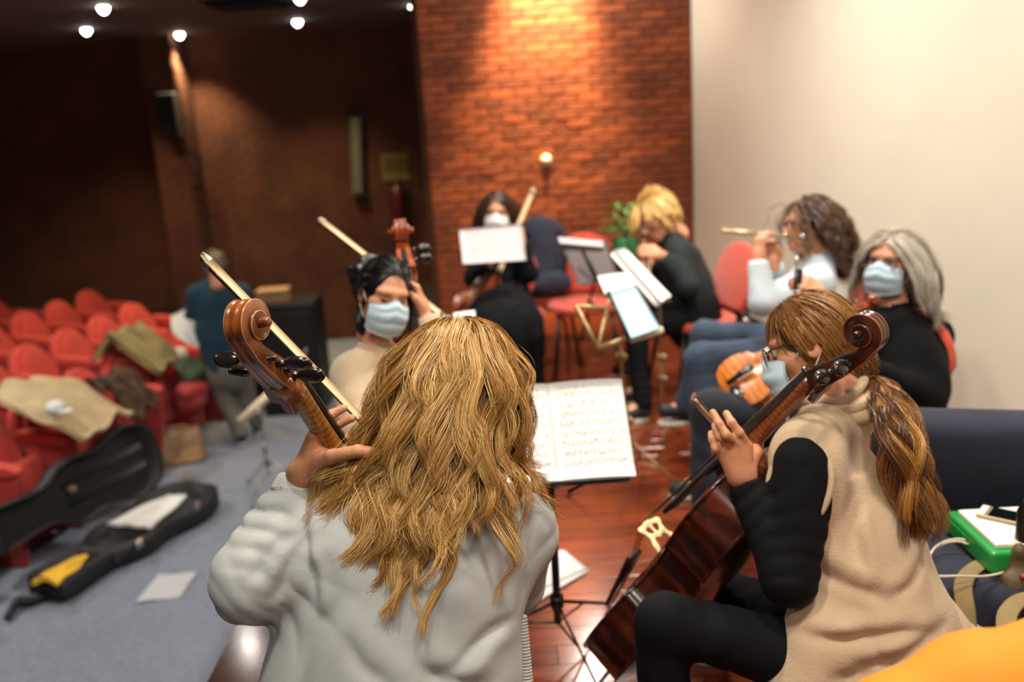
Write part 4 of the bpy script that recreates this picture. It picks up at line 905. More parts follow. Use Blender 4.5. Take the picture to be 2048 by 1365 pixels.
def fiddle(name, label, cat, scroll_pt, a, n, scale=1.0, ribs=0.12, mt=('cello_amber', 'cello_scroll_amber', 'neck_maple'), peg_m='ebony', pin=True, near=True, edge_m='scroll_edge'):
    """scroll_pt: world place of the pegbox middle; a: up the neck; n: out of the front plate"""
    R = frame(a, n); M = np.eye(4); M[:3, :3] = R * scale; M[:3, 3] = np.asarray(scroll_pt) - R @ np.array([0, 0.045, 1.105]) * scale
    base = M[:3, 3]; t = thing(name, label, cat, base)
    bm, sm_, nm = mt; hy = ribs / 2; n_ = len(OUT)
    def ring(s_, y, e=0.0): 
        med = np.stack([np.zeros(n_), np.clip(OUT[:, 1], .12, .66)], 1); Q = OUT + (med - OUT) * s_; Q = Q + e * (OUT - med) / (np.linalg.norm(OUT - med, axis=1)[:, None] + 1e-6)
        return np.stack([Q[:, 0], np.full(n_, y) if np.isscalar(y) else y, Q[:, 1]], 1)
    def loft(rings, close0=False, close1=False, flip=False):
        V = np.concatenate(rings); F = []
        for r in range(len(rings) - 1): F += [(r * n_ + k, r * n_ + (k + 1) % n_, (r + 1) * n_ + (k + 1) % n_, (r + 1) * n_ + k) for k in range(n_)]
        if close1: F.append(tuple((len(rings) - 1) * n_ + k for k in range(n_)))
        if flip: F = [f[::-1] for f in F]
        return MB().add(V, F)
    build_uv(loft([ring(0.02, -hy + .001), ring(0.02, hy - .001)], flip=True), 'ribs', bm, t, M)
    ts = [0, .1, .22, .36, .52, .7, .88, .98]
    for sgn, nm_ in ((1, 'front_plate'), (-1, 'back_plate')):
        rr = [ring(0.02, sgn * (hy - .004)), ring(0, sgn * (hy - .003), .003), ring(0, sgn * (hy + .003), .003), ring(.02, sgn * (hy + .0045))] + [ring(t_, sgn * (hy + .002 + .026 * math.sin(min(1, t_) * PI / 2) ** .9)) for t_ in ts[1:]]
        build_uv(loft(rr, close1=True, flip=sgn > 0), nm_, bm, t, M)
    # neck, heel, fingerboard
    mb = MB(); path = [(0, .060, 1.032), (0, .066, .98), (0, .075, .88), (0, .082, .81), (0, .070, .775), (0, .03, .758), (0, -.045, .752)]
    mb.tube(path, [.0205, .0195, .0205, .023, .027, .026, .020], 16, up=(1, 0, 0)); build_uv(mb, 'neck', nm, t, M)
    mb = MB(); ys = lambda z: .083 + (1.03 - z) * .115
    V = []; 
    for z in np.linspace(1.035, .46, 14):
        hw = .0160 + (1.035 - z) / .575 * .0155; y = ys(z)
        for x, dy in ((-1, -.012), (-1, -.003), (-.55, .0035), (0, .006), (.55, .0035), (1, -.003), (1, -.012)): V.append((x * hw, y + dy, z))
    F = [(i * 7 + k, i * 7 + (k + 1) % 7, (i + 1) * 7 + (k + 1) % 7, (i + 1) * 7 + k)[::-1] for i in range(13) for k in range(7)] + [tuple(range(7)), tuple(13 * 7 + k for k in range(7))[::-1]]
    o = MB().add(V, F); build_uv(o, 'fingerboard', 'ebony', t, M, False)
    build_uv(MB().box((0, .082, 1.038), (.034, .018, .008), bev=.002), 'nut', 'ebony', t, M)
    # pegbox and scroll: one sweep with a fluted back
    pts = []; C = np.array([.039, 1.192])
    for s_ in np.linspace(0, 1, 10)[:-1]:
        c = np.array([.056, 1.034]) * (1 - s_) + np.array([.004, 1.165]) * s_ + np.array([-.004, 0]) * math.sin(PI * s_); d = nrm(np.array([.004, 1.165]) - np.array([.056, 1.034]))
        rad = np.array([-d[1], d[0]]); pts.append((c, rad, .050 - .022 * s_, .0320 - .0140 * s_ ** .8))
    ths = np.linspace(0, 1, 64)
    for s_ in ths:
        ph = math.radians(202 - 360 * 2.05 * s_); rho = .0310 * (1 - s_) ** 1.0 + .0035; th_ = .0235 * (1 - s_) ** .85 + .006; hw = .0180 + .0045 * s_ + .0140 * s_ ** 2.2
        rad = np.array([math.cos(ph), math.sin(ph)]); pts.append((C + rad * rho, rad, th_, hw))
    prof = [(-1, -.5), (-1, .40), (-.93, .5), (-.82, .5), (-.66, .36), (-.46, .30), (-.24, .38), (-.06, .5), (.06, .5), (.24, .38), (.46, .30), (.66, .36), (.82, .5), (.93, .5), (1, .40), (1, -.5)]
    V = []; k_ = len(prof)
    for c, rad, th_, hw in pts:
        for x, r in prof:
            fl_ = min(th_, .016); rr = (r * th_) if r in (-.5, .5) else (th_ / 2 - (.5 - r) * fl_ * .9); q = c + rad * rr; V.append((x * hw, q[0], q[1]))
    F = [(i * k_ + k, i * k_ + (k + 1) % k_, (i + 1) * k_ + (k + 1) % k_, (i + 1) * k_ + k) for i in range(len(pts) - 1) for k in range(k_)] + [tuple(range(k_))[::-1], tuple((len(pts) - 1) * k_ + k for k in range(k_))]
    sb = build_uv(MB().add(V, F), 'pegbox_scroll', sm_, t, M)
    edge_soft(sb, .9)
    build_uv(MB().lathe([(.0070, -.043), (.0085, -.041), (.0085, .041), (.0070, .043)], 18, c=(0, C[0], C[1]), ax=(1, 0, 0)), 'scroll_eye', sm_, t, M)
    if near:
        for sx in (-1, 1):
            build_uv(MB().tube([(sx * hw * .965, *(c + rad * (th_ / 2 - .0008))) for c, rad, th_, hw in pts[2:]], .0009, 5), 'scroll_edge', edge_m, t, M)
    build_uv(MB().slab([(-.031, 1.066), (-.0345, 1.035), (-.033, 1.012), (-.015, 1.008), (-.015, .994), (-.011, .985), (0, .981), (.011, .985), (.015, .994), (.015, 1.008), (.033, 1.012), (.0345, 1.035), (.031, 1.066)], (0, .033, 0), (1, 0, 0), (0, 0, 1), (0, .016, 0)), 'pegbox_chin', sm_, t, M)
    build_uv(MB().slab([(-.011, 0), (.011, 0), (.008, .085), (-.008, .085)], (0, .0715, 1.052), (1, 0, 0), nrm((0, -.44, .90)), (0, .006, .003)), 'peg_cavity', 'cavity', t, M)
    for i, (z, sx) in enumerate(((1.062, 1), (1.084, -1), (1.106, 1), (1.128, -1))):
        y = .052 - (z - 1.034) * .40 + .003; R2 = random.uniform(0, 3.1)
        mb = MB().lathe([(.0055, -.036 * 1), (.0062, .022), (.0062, .030), (.0085, .031), (.0085, .034), (.0060, .037), (.0058, .044)], 14, c=(0, y, z), ax=(sx, 0, 0))
        cc = np.array([sx * .066, y, z]); ca, sa = math.cos(R2), math.sin(R2); Rm = np.array([[1, 0, 0], [0, ca, -sa], [0, sa, ca]])
        mb.ell(cc, (.028, .0175, .0115), R=Rm, n=20, m=14); build_uv(mb, 'tuning_peg', peg_m, t, M)
    # bridge, tailpiece, strings, f-holes
    zb, yb = .365, .172
    if cat == 'violin': yb = .172
    F_ = Field(); y0 = hy + .024; fl_ = (np.array([0, 1.0, 0]), 2.2)
    for sx in (-1, 1):
        F_.cone((sx * .042, 0, y0), (sx * .036, 0, y0 + .022), .0075, .007, .004, fl_); F_.cone((sx * .036, 0, y0 + .022), (sx * .026, 0, y0 + .046), .008, .007, .006, fl_); F_.cone((sx * .026, 0, y0 + .046), (sx * .038, 0, yb - .012), .007, .007, .006, fl_)
        F_.cone((sx * .038, 0, yb - .012), (0, 0, yb - .004), .008, .008, .006, fl_); F_.cone((sx * .026, 0, y0 + .048), (0, 0, y0 + .040), .006, .006, .006, fl_)
    F_.cone((0, 0, y0 + .044), (0, 0, yb - .008), .005, .006, .006, fl_)
    V, Q = F_.mesh(.0022, pad=.012); V = V[:, [0, 2, 1]]; V[:, 2] += zb; Q = Q[:, ::-1]
    put('bridge', V @ M[:3, :3].T + M[:3, 3], Q, 'bridge_maple', t)
    build_uv(MB().slab([(-.016, .04), (.016, .04), (.030, .24), (.024, .255), (-.024, .255), (-.030, .24)], (0, hy + .055, 0), (1, 0, 0), nrm((0, .12, 1)), (0, .012, 0)), 'tailpiece', 'ebony', t, M)
    for i, x in enumerate((-1.5, -.5, .5, 1.5)):
        build_uv(MB().tube([(x * .0065, .087, 1.040), (x * .013, yb + .003, zb), (x * .009, hy + .088, .255)], .0011, 5), 'string', 'string_metal', t, M)
    for sx in (-1, 1):
        q = bez([(.050, .455), (.060, .450), (.058, .425), (.072, .365), (.088, .305), (.086, .280), (.098, .278)], 22)
        build_uv(MB().tube([(sx * x, hy + .0235 - abs(x - .05) * .22, z) for x, z in q], [.004, .003, .003, .0035, .003, .003, .004], 6), 'sound_hole', 'cavity', t, M)
    if pin:
        e0 = M[:3, 3]; dz = -R[2, 2]; ln = max(.10, min(.6, (e0[2] - .004) / -dz if dz < 0 else .3)) / scale
        build_uv(MB().tube([(0, 0, .01), (0, 0, -.03)], [.016, .012], 12), 'endpin_collar', 'ebony', t, M); build_uv(MB().tube([(0, 0, -.02), (0, 0, -ln)], .0055, 8), 'endpin', 'string_metal', t, M)
    else: build_uv(MB().ell((-.09, hy + .045, .06), (.065, .012, .045)), 'chin_rest', 'ebony', t, M)
    return t, M
def bow(label, tip, frog, nh, hw=.0065, stick=.0045, name='cello_bow', hair_m='bow_hair', grp=None):
    """nh: direction from stick to hair"""
    tip = np.asarray(tip, float); frog = np.asarray(frog, float); d = nrm(frog - tip); nh = nrm(nh - (nh @ d) * d); w_ = np.cross(d, nh); L_ = np.linalg.norm(frog - tip)
    t = thing(name, label, 'bow', frog, group=grp)
    path = [tip + d * s_ * L_ - nh * (.020 - .011 * math.sin(PI * s_)) for s_ in np.linspace(.01, 1.02, 16)]
    MB().tube(path, [stick * .75, stick, stick * 1.1], 8).build('stick', 'bow_stick', t)
    MB().grid(lambda a, b: tip + np.outer(.02 + a * (L_ - .07), d) + np.outer((b - .5) * 2 * hw, w_), 12, 3, .0025).build('bow_hair', hair_m, t)
    MB().slab([(0, -hw * .55), (.018, -hw * 1.05), (.034, -hw), (.034, hw), (.018, hw * 1.05), (0, hw * .55)], tip + d * .0 , d, w_, nh * .004).build('tip_plate', 'bow_tip', t)
    MB().slab([(-.002, .002), (.022, .002), (.034, -.018), (.012, -.024)], tip, d, nh, w_ * .009).build('bow_head', 'bow_stick', t)
    f = MB().slab([(0, -.020), (.052, -.020), (.052, .000), (.046, .004), (0, .004)], frog - d * .07, d, nh, w_ * .016).build('frog', 'ebony', t); bevel(f, .002)
    MB().tube([frog + d * 0.005 - nh * .019, frog + d * .028 - nh * .019], .0055, 10).build('screw_button', 'chrome', t)
    MB().tube([path[-3], path[-2]], stick * 1.5, 10).build('grip', 'black_paint', t)
    return t

# ================================================================== people
def _head():
    F = Field()
    F.ell((0, -.008, .03), (.074, .095, .088), k=.02).ell((0, .028, -.035), (.056, .060, .078), k=.03).ell((0, .062, -.092), (.028, .026, .024), k=.03)
    for s_ in (-1, 1): F.ell((s_ * .043, .052, -.022), (.024, .026, .024), k=.02)
    F.ell((0, .074, .028), (.050, .020, .014), k=.02)
    for s_ in (-1, 1): F.ell((s_ * .031, .104, .008), (.017, .016, .013), k=.012, sub=True)
    F.cone((0, .088, .014), (0, .110, -.026), .0075, .0125, k=.010)
    for s_ in (-1, 1): F.ell((s_ * .011, .100, -.029), (.008, .010, .007), k=.006)
    F.ell((0, .087, -.054), (.023, .012, .006), k=.006).ell((0, .085, -.066), (.020, .012, .007), k=.006)
    for s_ in (-1, 1): F.ell((s_ * .077, -.012, -.006), (.009, .019, .031), k=.010).ell((s_ * .083, -.008, -.004), (.006, .010, .017), k=.006, sub=True)
    F.cone((0, -.022, -.06), (0, -.034, -.15), .050, .053, k=.03)
    return F.mesh(.0036), F.mesh(.0062)
HEAD, HEAD_LOW = _head()
def hframe(f, u):
    f = nrm(f); u = np.asarray(u, float); u = nrm(u - (u @ f) * f); return np.stack([np.cross(u, f), f, u], 1)
def generic_hand(wr, dr, nb, thumb, size=1.0, curl=0.6, h=.0045):
    """wrist point, direction of fingers, back-of-hand normal, thumb side"""
    dr = nrm(dr); nb = nrm(nb - (nb @ dr) * dr); sd = np.cross(nb, dr); sd = sd if sd @ thumb > 0 else -sd
    W_ = lambda x, y, z: wr + size * (dr * x + sd * y + nb * z)
    F = Field(); F.cone(W_(-.03, 0, 0), W_(.02, 0, 0), .027 * size, .026 * size, .02)
    ys = (.029, .010, -.009, -.027); ln = (.072, .080, .074, .058)
    for y in ys: F.cone(W_(.012, y * .5, 0), W_(.083 - abs(y - .01) * .15, y, 0), .015 * size, .0108 * size, .014)
    for y, l in zip(ys, ln):
        x, z, a = .083 - abs(y - .01) * .15, 0.0, 0.15; rr = .0098
        for q, fr in enumerate((.45, .31, .24)):
            a += curl * (.9, 1.0, .6)[q]; x2, z2 = x + l * fr * math.cos(a), z - l * fr * math.sin(a)
            F.cone(W_(x, y, z), W_(x2, y, z2), rr * size, (rr - .0008) * size, .003); x, z = x2, z2; rr -= .0008
    F.cone(W_(.012, .022, -.004), W_(.045, .048, -.016), .015 * size, .0115 * size, .010); F.cone(W_(.045, .048, -.016), W_(.075, .052 - .02 * curl, -.026 - .01 * curl), .0112 * size, .009 * size, .004)
    return F.mesh(h, pad=.012)
def hand_from(wrist, fingers, palm, r=.0095, h=.003, wr_r=.027):
    F = Field()
    for a, b, ra, rb in palm: F.cone(a, b, ra, rb, .016)
    for fg in fingers:
        n = len(fg)
        for i in range(n - 1): F.cone(fg[i][0], fg[i + 1][0], fg[i][1], fg[i + 1][1], .005)
    return F.mesh(h, pad=.012)
class Person: pass
def crease(u, v, a, b, dep, amp, w_):           # a soft crease in cloth between two picture points at depth dep
    k = dep / FPX; a = np.array([(a[0] - 1024) * k, -(a[1] - 682) * k]); b = np.array([(b[0] - 1024) * k, -(b[1] - 682) * k]); d = b - a; L_ = np.linalg.norm(d); d = d / L_
    t = ((u - a[0]) * d[0] + (v - a[1]) * d[1]) / L_; s_ = -(u - a[0]) * d[1] + (v - a[1]) * d[0]; win = np.clip(np.minimum(t + .15, 1.15 - t) * 3, 0, 1)
    s_ = s_ + .008 * np.sin(t * 5)
    return amp * win * (np.exp(-(s_ / w_) ** 2) - .75 * np.exp(-((s_ - 2.6 * w_) / (1.6 * w_)) ** 2))
def person(label, J, fw, head, face, up, hs=1.0, skin='skin', top='black_cloth', bottom='navy_cloth', h=.009, rs=1.0, arm=1.0, torso=(.150, .140, .155), fl=(1.5, 1.3), sleeves=True, hands=None, skip_bottom=False, top_name='sweater', bottom_name='trousers', shoe='shoe_dark', shoes=True, fold_=.004, disp=None, collar=.062, torso_extra=None, leg=1.0, sleeve_m=None, vest=False, base=None, neckcut=True, shcut=None):
    p = Person(); J = {k: np.asarray(v, float) for k, v in J.items()}; fw = nrm(fw); R = hframe(face, up); p.R = R; p.hc = head; p.hs = hs; p.J = J
    if base is None:
        fz = min(v[2] for v in J.values()); base = np.array([J['pe'][0], J['pe'][1], 0.0])
    t = thing('person', label, 'person', base); p.t = t
    sh = (J['shL'] + J['shR']) / 2; upv = nrm(sh - J['pe']); chest = sh - upv * .09
    # body: one continuous figure under the clothes
    B = Field(); q = .82
    B.cone(chest, J['wa'], torso[0] * q * rs, torso[1] * q * rs, .04, (fw, fl[0])).cone(J['wa'], J['pe'], torso[1] * q * rs, torso[2] * q * rs, .04, (fw, fl[1]))
    hb = head + R @ np.array([0, -.02, -.075]) * hs
    B.cone(hb, J['nk'], .046 * rs, .050 * rs, .03)
    for s_ in 'LR':
        B.cone(J['nk'], J['sh' + s_], .042 * rs, .045 * rs, .04); B.cone(J['sh' + s_], J['el' + s_], .044 * rs * arm, .036 * rs * arm, .03); B.cone(J['el' + s_], J['wr' + s_], .036 * rs * arm, .026 * rs * min(arm, 1.0), .02)
        if 'kn' + s_ in J:
            hip = J['hip' + s_]; B.cone(hip, J['kn' + s_], .068 * leg, .050 * leg, .04).cone(J['kn' + s_], J['an' + s_], .047 * leg, .034 * leg, .03)
            if 'toe' + s_ in J: B.cone(J['an' + s_], J['toe' + s_], .030, .026, .02)
    HD = HEAD if h < .0105 else HEAD_LOW
    parts = [B.mesh(max(h * 1.3, .011)), (HD[0] * hs @ R.T + head, HD[1])]
    for hd in (hands or []): parts.append(hd)
    V, Q = join(parts); p.body = put('body', V, Q, skin, t)
    # top garment
    T = Field(); T.cone(chest, J['wa'], torso[0] * rs, torso[1] * rs, .06, (fw, fl[0])).cone(J['wa'], J['pe'], torso[1] * rs, torso[2] * rs, .06, (fw, fl[1]))
    nd = nrm(hb - J['nk']); 
    for s_ in 'LR':
        T.cone(J['nk'] - nd * .012, J['sh' + s_], .052 * rs, .058 * rs * min(arm, 1.15), .05, cut=[(J['nk'] + nd * .035, nd)] if neckcut else (shcut if s_ == 'L' else None))
        if vest: continue
        ad = nrm(J['el' + s_] - J['sh' + s_]); fd = nrm(J['wr' + s_] - J['el' + s_])
        T.cone(J['sh' + s_], J['el' + s_], .060 * rs * arm, .050 * rs * arm, .04, fold=(fold_, .055, ad, 1.0)); T.cone(J['el' + s_], J['wr' + s_] - fd * .004, .050 * rs * arm, .036 * rs * arm, .03, cut=[(J['wr' + s_] - fd * .012, fd)], fold=(fold_, .05, fd, 2.0))
    if torso_extra: torso_extra(T)
    V, Q = T.mesh(h, disp or wob(.004, 24)); p.top = put(top_name, V, Q, top, t)
    if collar: 
        c = J['nk'] + nd * .030; MB().lathe([(collar * rs, -.02), (collar * rs * 1.02, .0), (collar * rs * .93, .012), (collar * rs * .8, .004)], 22, c=c, ax=nd, sx=.9).build('collar', sleeve_m or top, p.top)
    if not skip_bottom and 'knL' in J:
        Bt = Field(); Bt.cone(J['pe'] + upv * .02, J['pe'] - upv * .02, torso[2] * 1.02 * rs, torso[2] * 1.0 * rs, .05, (fw, fl[1]))
        for s_ in 'LR':
            kd = nrm(J['an' + s_] - J['kn' + s_]); td = nrm(J['kn' + s_] - J['hip' + s_])
            Bt.cone(J['hip' + s_], J['kn' + s_], .086 * leg, .063 * leg, .04, fold=(.003, .09, td, 3.0)); Bt.cone(J['kn' + s_], J['an' + s_], .062 * leg, .050 * leg, .03, cut=[(J['an' + s_] + kd * .035, kd)], fold=(.004, .07, kd, 1.5))
        V, Q = Bt.mesh(h * 1.1, wob(.003, 20)); p.bottom = put(bottom_name, V, Q, bottom, t)
    if shoes:
        for s_ in 'LR':
            if 'toe' + s_ not in J: continue
            a, b = J['an' + s_], J['toe' + s_]; F = Field(); F.cone(a + [0, 0, -.03], b, .038, .034, .02).cone(a, a + [0, 0, -.04], .040, .042, .02)
            V, Q = F.mesh(.009); sh_ = put('shoe', V, Q, shoe, t); d = nrm((b - a) * [1, 1, 0])
            z0 = V[:, 2].min() - .004; mid = (a + b) / 2; L_ = np.linalg.norm((b - a)[:2]) / 2 + .035
            MB().slab([(L_ * math.cos(x), .041 * math.sin(x)) for x in np.linspace(0, 2 * PI, 20, endpoint=False)], (mid[0], mid[1], z0 + .006), d, np.cross([0, 0, 1], d), (0, 0, .022)).build('sole', 'shoe_sole', sh_)
    return p
def pulled(p, tie, N, m, rad=.0009, name='hair', lay0=.012, tb=0.0):
    Pl, nl = scalp_roots(N); n = len(Pl); P0 = p.hc + (Pl * p.hs) @ p.R.T; X = []; lay = .004 + lay0 * rng.random(n)
    colh = [('e', p.hc + p.R @ (SK_C * p.hs), p.R, SK_R * p.hs)]
    for s_ in np.linspace(0, 1, 12):
        Q = P0 * (1 - s_) + (tie + rng.normal(size=P0.shape) * .006) * s_ + (nl @ p.R.T) * (.03 * math.sin(PI * s_)) + np.array([0, 0, -.020]) * math.sin(PI * s_); Q, _ = push(Q, np.zeros_like(Q), colh, lay * (1 - .3 * s_)); X.append(Q)
    o = strands(name, np.stack(X, 1), m, p.t, rad, .15 + .4 * rng.random(n) + .25 * (lay / (lay0 + .004)) + tb)
    F = Field(); F.ell(SK_C, SK_R + .004, k=.01); F.ell((0, .098, -.030), (.066, .068, .122), k=.02, sub=True); F.ell((0, -.02, -.13), (.12, .16, .06), k=.02, sub=True); V, Q = F.mesh(.006); put('scalp_hair', V * p.hs @ p.R.T + p.hc, Q, m, o)
    return o
def hl(p, x): return p.hc + p.R @ (np.asarray(x, float) * p.hs)
def eyes(p, brow='brow_dark', closed=False):
    for s_ in (-1, 1):
        if closed: MB().tube([hl(p, (s_ * x, .087 - abs(x - .031) * .35, z)) for x, z in ((.018, .004), (.026, .000), (.034, .000), (.044, .004))], .0028, 6).build('eyelash', brow, p.t)
        else:
            e = MB().ell(hl(p, (s_ * .031, .079, .007)), (.0125 * p.hs,) * 3).build('eye', 'eye_white', p.t); MB().ell(hl(p, (s_ * .031, .0885, .006)), (.0062 * p.hs, .004 * p.hs, .0062 * p.hs), R=p.R).build('iris', 'iris_dark', e)
            MB().tube([hl(p, (s_ * x, .0925 - abs(x - .031) * .42, z)) for x, z in ((.016, .009), (.024, .0145), (.034, .015), (.046, .009))], .0024, 6).build('eyelash', brow, p.t)
        MB().tube([hl(p, (s_ * x, .0965 - abs(x) * .32, z)) for x, z in ((.013, .026), (.024, .032), (.037, .033), (.050, .026))], [.003, .0042, .0036, .002], 6).build('eyebrow', brow, p.t)
def face_mask(p, m='mask_blue'):
    def f(a, b):
        x = (a - .5) * 2; th = x * 1.28; w_ = .066 - .010 * b; pl = .0018 * np.sign(np.sin(b * 19)) * (1 - np.abs(x) ** 4)
        dep = np.interp(b, [0, .15, .35, .7, .9, 1], [.104, .119, .127, .116, .104, .094])
        wid = .076 - .010 * np.abs(b - .45); s_ = wid * np.sin(th); ff = .012 + (dep - .012 + pl) * np.cos(th) ** .75
        u = -.004 - .118 * b + .010 * (1 - b) * np.exp(-(x / .25) ** 2) * 1.6 - .012 * np.abs(x) * (1 - 2 * b); u = np.where(np.abs(x) > .9, u * .9 - .006, u)
        return p.hc + (np.stack([s_, ff + .006, u], 1) * p.hs) @ p.R.T
    mk = MB().grid(f, 30, 22, .002).build('face_mask', m, p.t)
    for s_ in (-1, 1):
        MB().tube(bez([hl(p, (s_ * .072, .030, -.022)), hl(p, (s_ * .078, .010, .002)), hl(p, (s_ * .078, -.020, .016)), hl(p, (s_ * .076, -.036, -.004)), hl(p, (s_ * .075, -.016, -.040)), hl(p, (s_ * .068, .020, -.080))], 20), .0014, 6).build('ear_loop', 'mask_loop', mk)
    return mk
def spectacles(p, m='spectacle_dark', r=.0017):
    fr = None
    for s_ in (-1, 1):
        pts = [hl(p, (s_ * (.034 + .026 * np.sign(math.cos(a)) * abs(math.cos(a)) ** .7), .108 - .12 * max(0, abs(.034 + .026 * math.cos(a)) - .03) , .002 + .020 * np.sign(math.sin(a)) * abs(math.sin(a)) ** .8)) for a in np.linspace(0, 2 * PI, 25)]
        o = MB().tube(pts, r * 1.25, 6, caps=False).build('spectacle_rim', m, p.t); fr = fr or o
        MB().tube([hl(p, (s_ * .060, .100, .010)), hl(p, (s_ * .078, .070, .012)), hl(p, (s_ * .082, -.010, .012)), hl(p, (s_ * .082, -.035, -.012))], r, 6).build('spectacle_temple', m, p.t)
    MB().tube([hl(p, (-.009, .108, .008)), hl(p, (0, .111, .012)), hl(p, (.009, .108, .008))], r, 6).build('spectacle_bridge', m, p.t)
SK_C = np.array([0, -.008, .03]); SK_R = np.array([.077, .098, .091])
def scalp_roots(N, front=.05, low=-.055, hairline=.088):
    q = rng.normal(size=(N * 4, 3)); q /= np.linalg.norm(q, axis=1)[:, None]; P = SK_C + q * SK_R
    lim = low + np.clip((P[:, 1] + .02) / .06, 0, 1) * .045          # higher in front of the ears
    ok = (P[:, 2] > lim) & ~((P[:, 1] > front - .02) & (P[:, 2] < hairline - .008)) & ~((P[:, 1] > .015) & (P[:, 2] < .035))
    return P[ok][:N], q[ok][:N]
def hair(p, m, N, L_, steps=22, layer=.02, grav=.35, drift=(0, 0, 0), cols=(), ncl=60, camt=.75, wave=0, wl=.1, frizz=.004, rad=.0007, part=(0, .04, .12), lift=.25, base=True, name='hair', tb=0.0, rootsel=None, swell=0.0, sweep=0.0):
    Pl, nl = scalp_roots(N)
    if rootsel is not None: k = rootsel(Pl); Pl, nl = Pl[k], nl[k]
    n = len(Pl); P0 = p.hc + (Pl * p.hs) @ p.R.T; nw = nl @ p.R.T
    dl = Pl - np.asarray(part); dl -= (dl * nl).sum(1, keepdims=True) * nl; dl /= np.linalg.norm(dl, axis=1)[:, None] + 1e-9
    if sweep: dl = dl * np.array([1 + sweep, 1, 1]) + np.array([0, -.5 * sweep, 0]) * (Pl[:, 1:2] > .02)
    D = dl @ p.R.T + lift * nw; D /= np.linalg.norm(D, axis=1)[:, None]
    Ls = L_(Pl) if callable(L_) else np.full(n, L_); Ls = Ls * rng.uniform(.82, 1.08, n)
    lay = layer * rng.random(n) ** .8 + .002; X = [P0.copy()]; P = P0.copy(); st = (Ls / (steps - 1))[:, None]
    colh = [('e', p.hc + p.R @ (SK_C * p.hs), p.R, SK_R * p.hs)] + ([('e', p.hc + p.R @ (np.array([0, .13, -.055]) * p.hs), p.R, np.array([.060, .15, .13]) * p.hs)] if sweep else []) + list(cols)
    g = np.array([0, 0, -1.0]) + np.asarray(drift)
    for i in range(1, steps):
        ll = lay * min(1, .3 + i / (steps * .35)) + swell * np.clip(i / steps * 2, 0, 1)
        D = D + grav * g * st / .02 * .35; D /= np.linalg.norm(D, axis=1)[:, None] + 1e-9
        P = P + D * st; P, D = push(P, D, colh, ll); X.append(P.copy())
    X = np.stack(X, 1); X, best = clump(X, ncl, camt, wave, wl, frizz)
    cr = rng.random(n)[best] if False else rng.random(max(ncl, 1) + 1)[best % (ncl + 1)]
    tint = .12 + .38 * cr + .25 * rng.random(n) + .25 * lay / (layer + 1e-6) + tb
    o = strands(name, X, m, p.t, rad, tint)
    if base:
        F = Field(); F.ell(SK_C, SK_R + .004, k=.01); F.ell((0, .098, -.030), (.066, .068, .122), k=.02, sub=True); F.ell((0, -.02, -.13), (.12, .16, .06), k=.02, sub=True)
        V, Q = F.mesh(.006); put('scalp_hair', V * p.hs @ p.R.T + p.hc, Q, m, o)
    return o, X

# ------------------------------------------------------------------ 1: blonde cellist in front, seen from behind
A = at
wrL = A(592, 978, 1.83)
h1 = hand_from(None, [
    [(A(626, 872, 1.80), .0115), (A(640, 846, 1.83), .010), (A(664, 829, 1.85), .0095), (A(688, 817, 1.85), .0082)],
    [(A(632, 885, 1.81), .0115), (A(652, 862, 1.85), .010), (A(680, 847, 1.86), .0095), (A(704, 837, 1.85), .0082)],
    [(A(640, 900, 1.82), .0115), (A(666, 880, 1.87), .010), (A(694, 876, 1.87), .0095), (A(716, 889, 1.86), .0080)],
    [(A(644, 915, 1.83), .0105), (A(672, 902, 1.88), .0095), (A(696, 900, 1.88), .0085), (A(712, 906, 1.87), .0075)],
    [(A(622, 935, 1.80), .0165), (A(664, 914, 1.77), .0140), (A(716, 903, 1.76), .0125), (A(768, 908, 1.77), .0105)]],
    [(A(580, 1000, 1.83), A(606, 948, 1.82), .027, .026), (A(606, 948, 1.82), A(626, 876, 1.80), .024, .014), (A(606, 948, 1.82), A(638, 898, 1.82), .024, .015), (A(606, 950, 1.82), A(650, 912, 1.82), .024, .016), (A(606, 948, 1.81), A(640, 926, 1.79), .024, .019)], h=.0026)
J = dict(nk=A(903, 945, 1.86), shL=A(712, 1024, 1.83), shR=A(1030, 1062, 1.93), wa=A(826, 1300, 1.84), pe=A(800, 1560, 1.84),
         elL=A(500, 1170, 1.75), wrL=wrL, elR=A(1028, 1170, 2.04), wrR=A(900, 1160, 2.32),
         hipL=A(740, 1600, 1.85), hipR=A(900, 1600, 1.9), knL=A(700, 1420, 2.36), knR=A(1000, 1420, 2.42), anL=A(690, 1560, 2.6), anR=A(1010, 1560, 2.6))
for s_ in 'LR': J['an' + s_][2] = .09; J['toe' + s_] = J['an' + s_] + np.array([0, .14, -.05])
fw1 = nrm(np.array([.08, 1, 0]))
def extra1(T):
    T.cone(A(800, 1240, 1.80), A(760, 1520, 1.78), .185, .225, .05, (fw1, 1.6), fold=(.006, .14, nrm(CR * .8 + CU * .6), .5))
    T.cone(A(700, 1120, 1.80), A(640, 1380, 1.80), .10, .12, .06, (fw1, 1.2), fold=(.005, .10, nrm(CR * .9 + CU * .3), 2.5))
    T.cone(A(985, 1140, 1.88), A(925, 1400, 1.86), .07, .10, .06, (fw1, 1.2), fold=(.006, .11, nrm(CR * .6 - CU * .7), 1.2))
